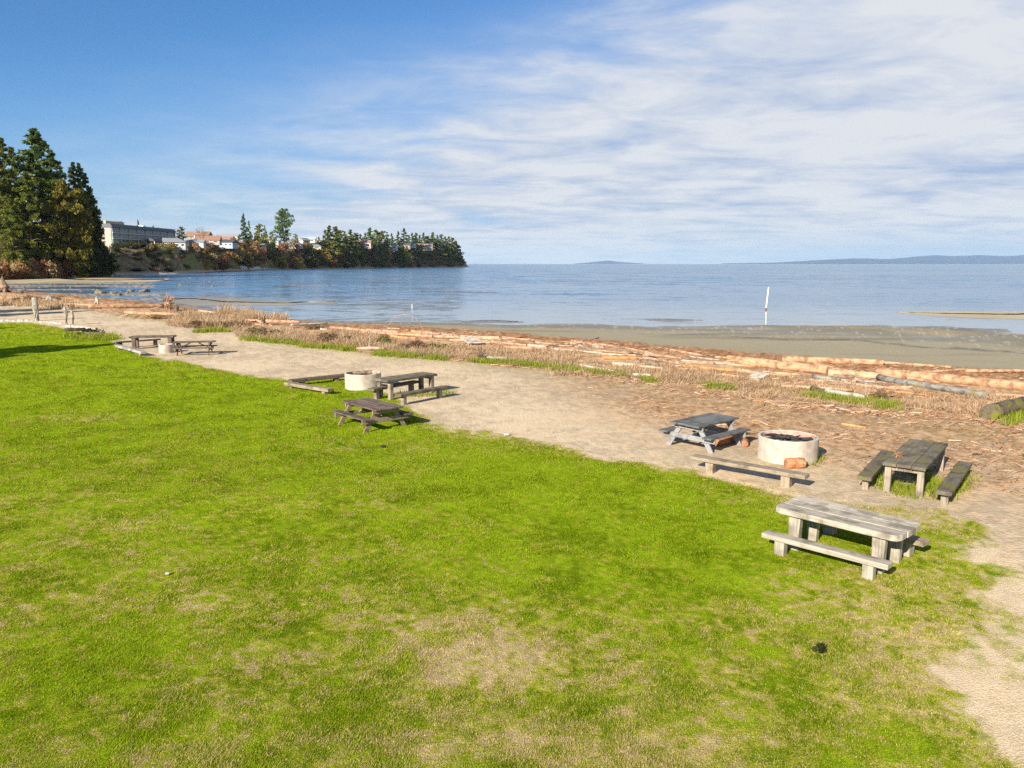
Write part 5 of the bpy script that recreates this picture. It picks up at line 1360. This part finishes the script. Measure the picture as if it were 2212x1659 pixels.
def debris():
    rs = np.random.RandomState(8); n = 48000
    t = rs.uniform(-.62, .74, n); bp, bm = at(C_PATH, t), at(C_MUD, t)
    f = rs.rand(n); zone = rs.rand(n)
    y = np.where(zone < .42, bp + (bm - bp) * f * .8, np.where(zone < .50, bm - (bm - bp) * .3 * f, bp + 1 - 7.5 * f ** 1.4))
    keep = (y < bp) * ((t > .02 + .1 * rs.rand(n)) | (rs.rand(n) < .14)) + (y >= bp) * (rs.rand(n) < np.where(t < -.2, .5, 1))
    keep = keep.astype(bool) & (y > 9) & (y > at(C_LAWN, t) + .6); t, y, f = t[keep], y[keep], f[keep]; n = len(t); bp, bm = at(C_PATH, t), at(C_MUD, t)
    x = t * y; x0 = x; cl = fbm(x, y, .6, 3, off=51); k2 = cl + rs.uniform(-.18, .18, n) > .47; x, y, t, bp, bm = x[k2], y[k2], t[k2], bp[k2], bm[k2]; n = len(x)
    z = ground_z(t, y) + .012
    a = np.where(rs.rand(n) < .7, rs.normal(size=n) * .5 + .1, rs.uniform(0, 3.14, n)); L = rs.uniform(.05, .2, n) * np.where((t < .1) & (y < bp), .55, 1) * np.where(rs.rand(n) < .05, 2.8, 1) * np.where(y < bp, .75, 1) * (.6 + y / 80); w = L * rs.uniform(.04, .14, n) + .004
    ax = np.stack([np.cos(a), np.sin(a), rs.uniform(-.15, .3, n)], 1) * (L / 2)[:, None]; sd = np.stack([-np.sin(a), np.cos(a), np.zeros(n)], 1) * (w / 2)[:, None]; up = np.zeros((n, 3)); up[:, 2] = w * .8
    c = np.stack([x, y, z + np.abs(ax[:, 2]) * .7], 1)
    V = np.stack([c - ax - sd, c - ax + sd, c - ax + up, c + ax - sd * .6, c + ax + sd * .6, c + ax + up * .6], 1).reshape(-1, 3)
    b = np.arange(n)[:, None] * 6
    F = np.concatenate([b + np.array([[0, 3, 5, 2]]), b + np.array([[1, 2, 5, 4]]), b + np.array([[0, 1, 4, 3]])])
    pal = np.array([(.46, .33, .22), (.26, .14, .07), (.36, .18, .08), (.52, .42, .31), (.14, .08, .045), (.40, .26, .16)])
    col = pal[rs.choice(6, n, p=[.16, .24, .20, .06, .16, .18])] * rs.uniform(.75, 1.2, n)[:, None]
    tag(np_obj('driftwood_debris', V, F, M['stick'], col.repeat(6, 0)), 'bark chips and broken sticks strewn over the beach', 'debris', kind='stuff')
debris()

def lawn_blades():
    rs = np.random.RandomState(3); n = 1800000
    q = rs.uniform(1 / 62.0, 1 / 6.0, n); q = np.where(rs.rand(n) < .3, rs.uniform(1 / 62., 1 / 16., n), q); y = 1 / q; t = rs.uniform(-.84, .84, n); x = t * y
    dry, e, bare = lawn_state(x, y)
    keep = (e > -.35) & (rs.rand(n) < np.clip(.35 + e * 1.2, 0.02, 1)) & (rs.rand(n) > smooth(bare, .25, .85) * .96) & (rs.rand(n) > np.clip(dry - .8, 0, .25))
    x, y, t, dry = x[keep], y[keep], t[keep], dry[keep]; n = len(x)
    rnd = rs.rand(n); a = rs.uniform(0, 6.283, n); far = np.maximum(1, y / 9.0)
    tall = fbm(x, y, 1.6, 4, .6, off=61)
    hh = (.013 + .013 * smooth(tall, .35, .7)) * rs.uniform(.6, 1.3, n) * far ** .45; lean = rs.uniform(.4, 2.2, n); wd = .0042 * far ** .85 * rs.uniform(.7, 1.4, n)
    z = ground_z(t, y) - .004
    b = np.stack([x, y, z], 1); tip = b + np.stack([np.cos(a) * hh * lean, np.sin(a) * hh * lean, hh], 1); sd = np.stack([-np.sin(a) * wd, np.cos(a) * wd, np.zeros(n)], 1)
    V = np.stack([b - sd, b + sd, tip], 1).reshape(-1, 3)
    col = grass_colour(dry, x, y, rnd) * rs.uniform(.65, 1.4, n)[:, None]  # wide brightness spread also paints the shadowed gaps between blades
    tag(np_obj('lawn_grass', V, np.arange(3 * n).reshape(n, 3), M['blade'], col.repeat(3, 0)), 'short mown green lawn grass with dry straw patches', 'grass', kind='stuff')
lawn_blades()
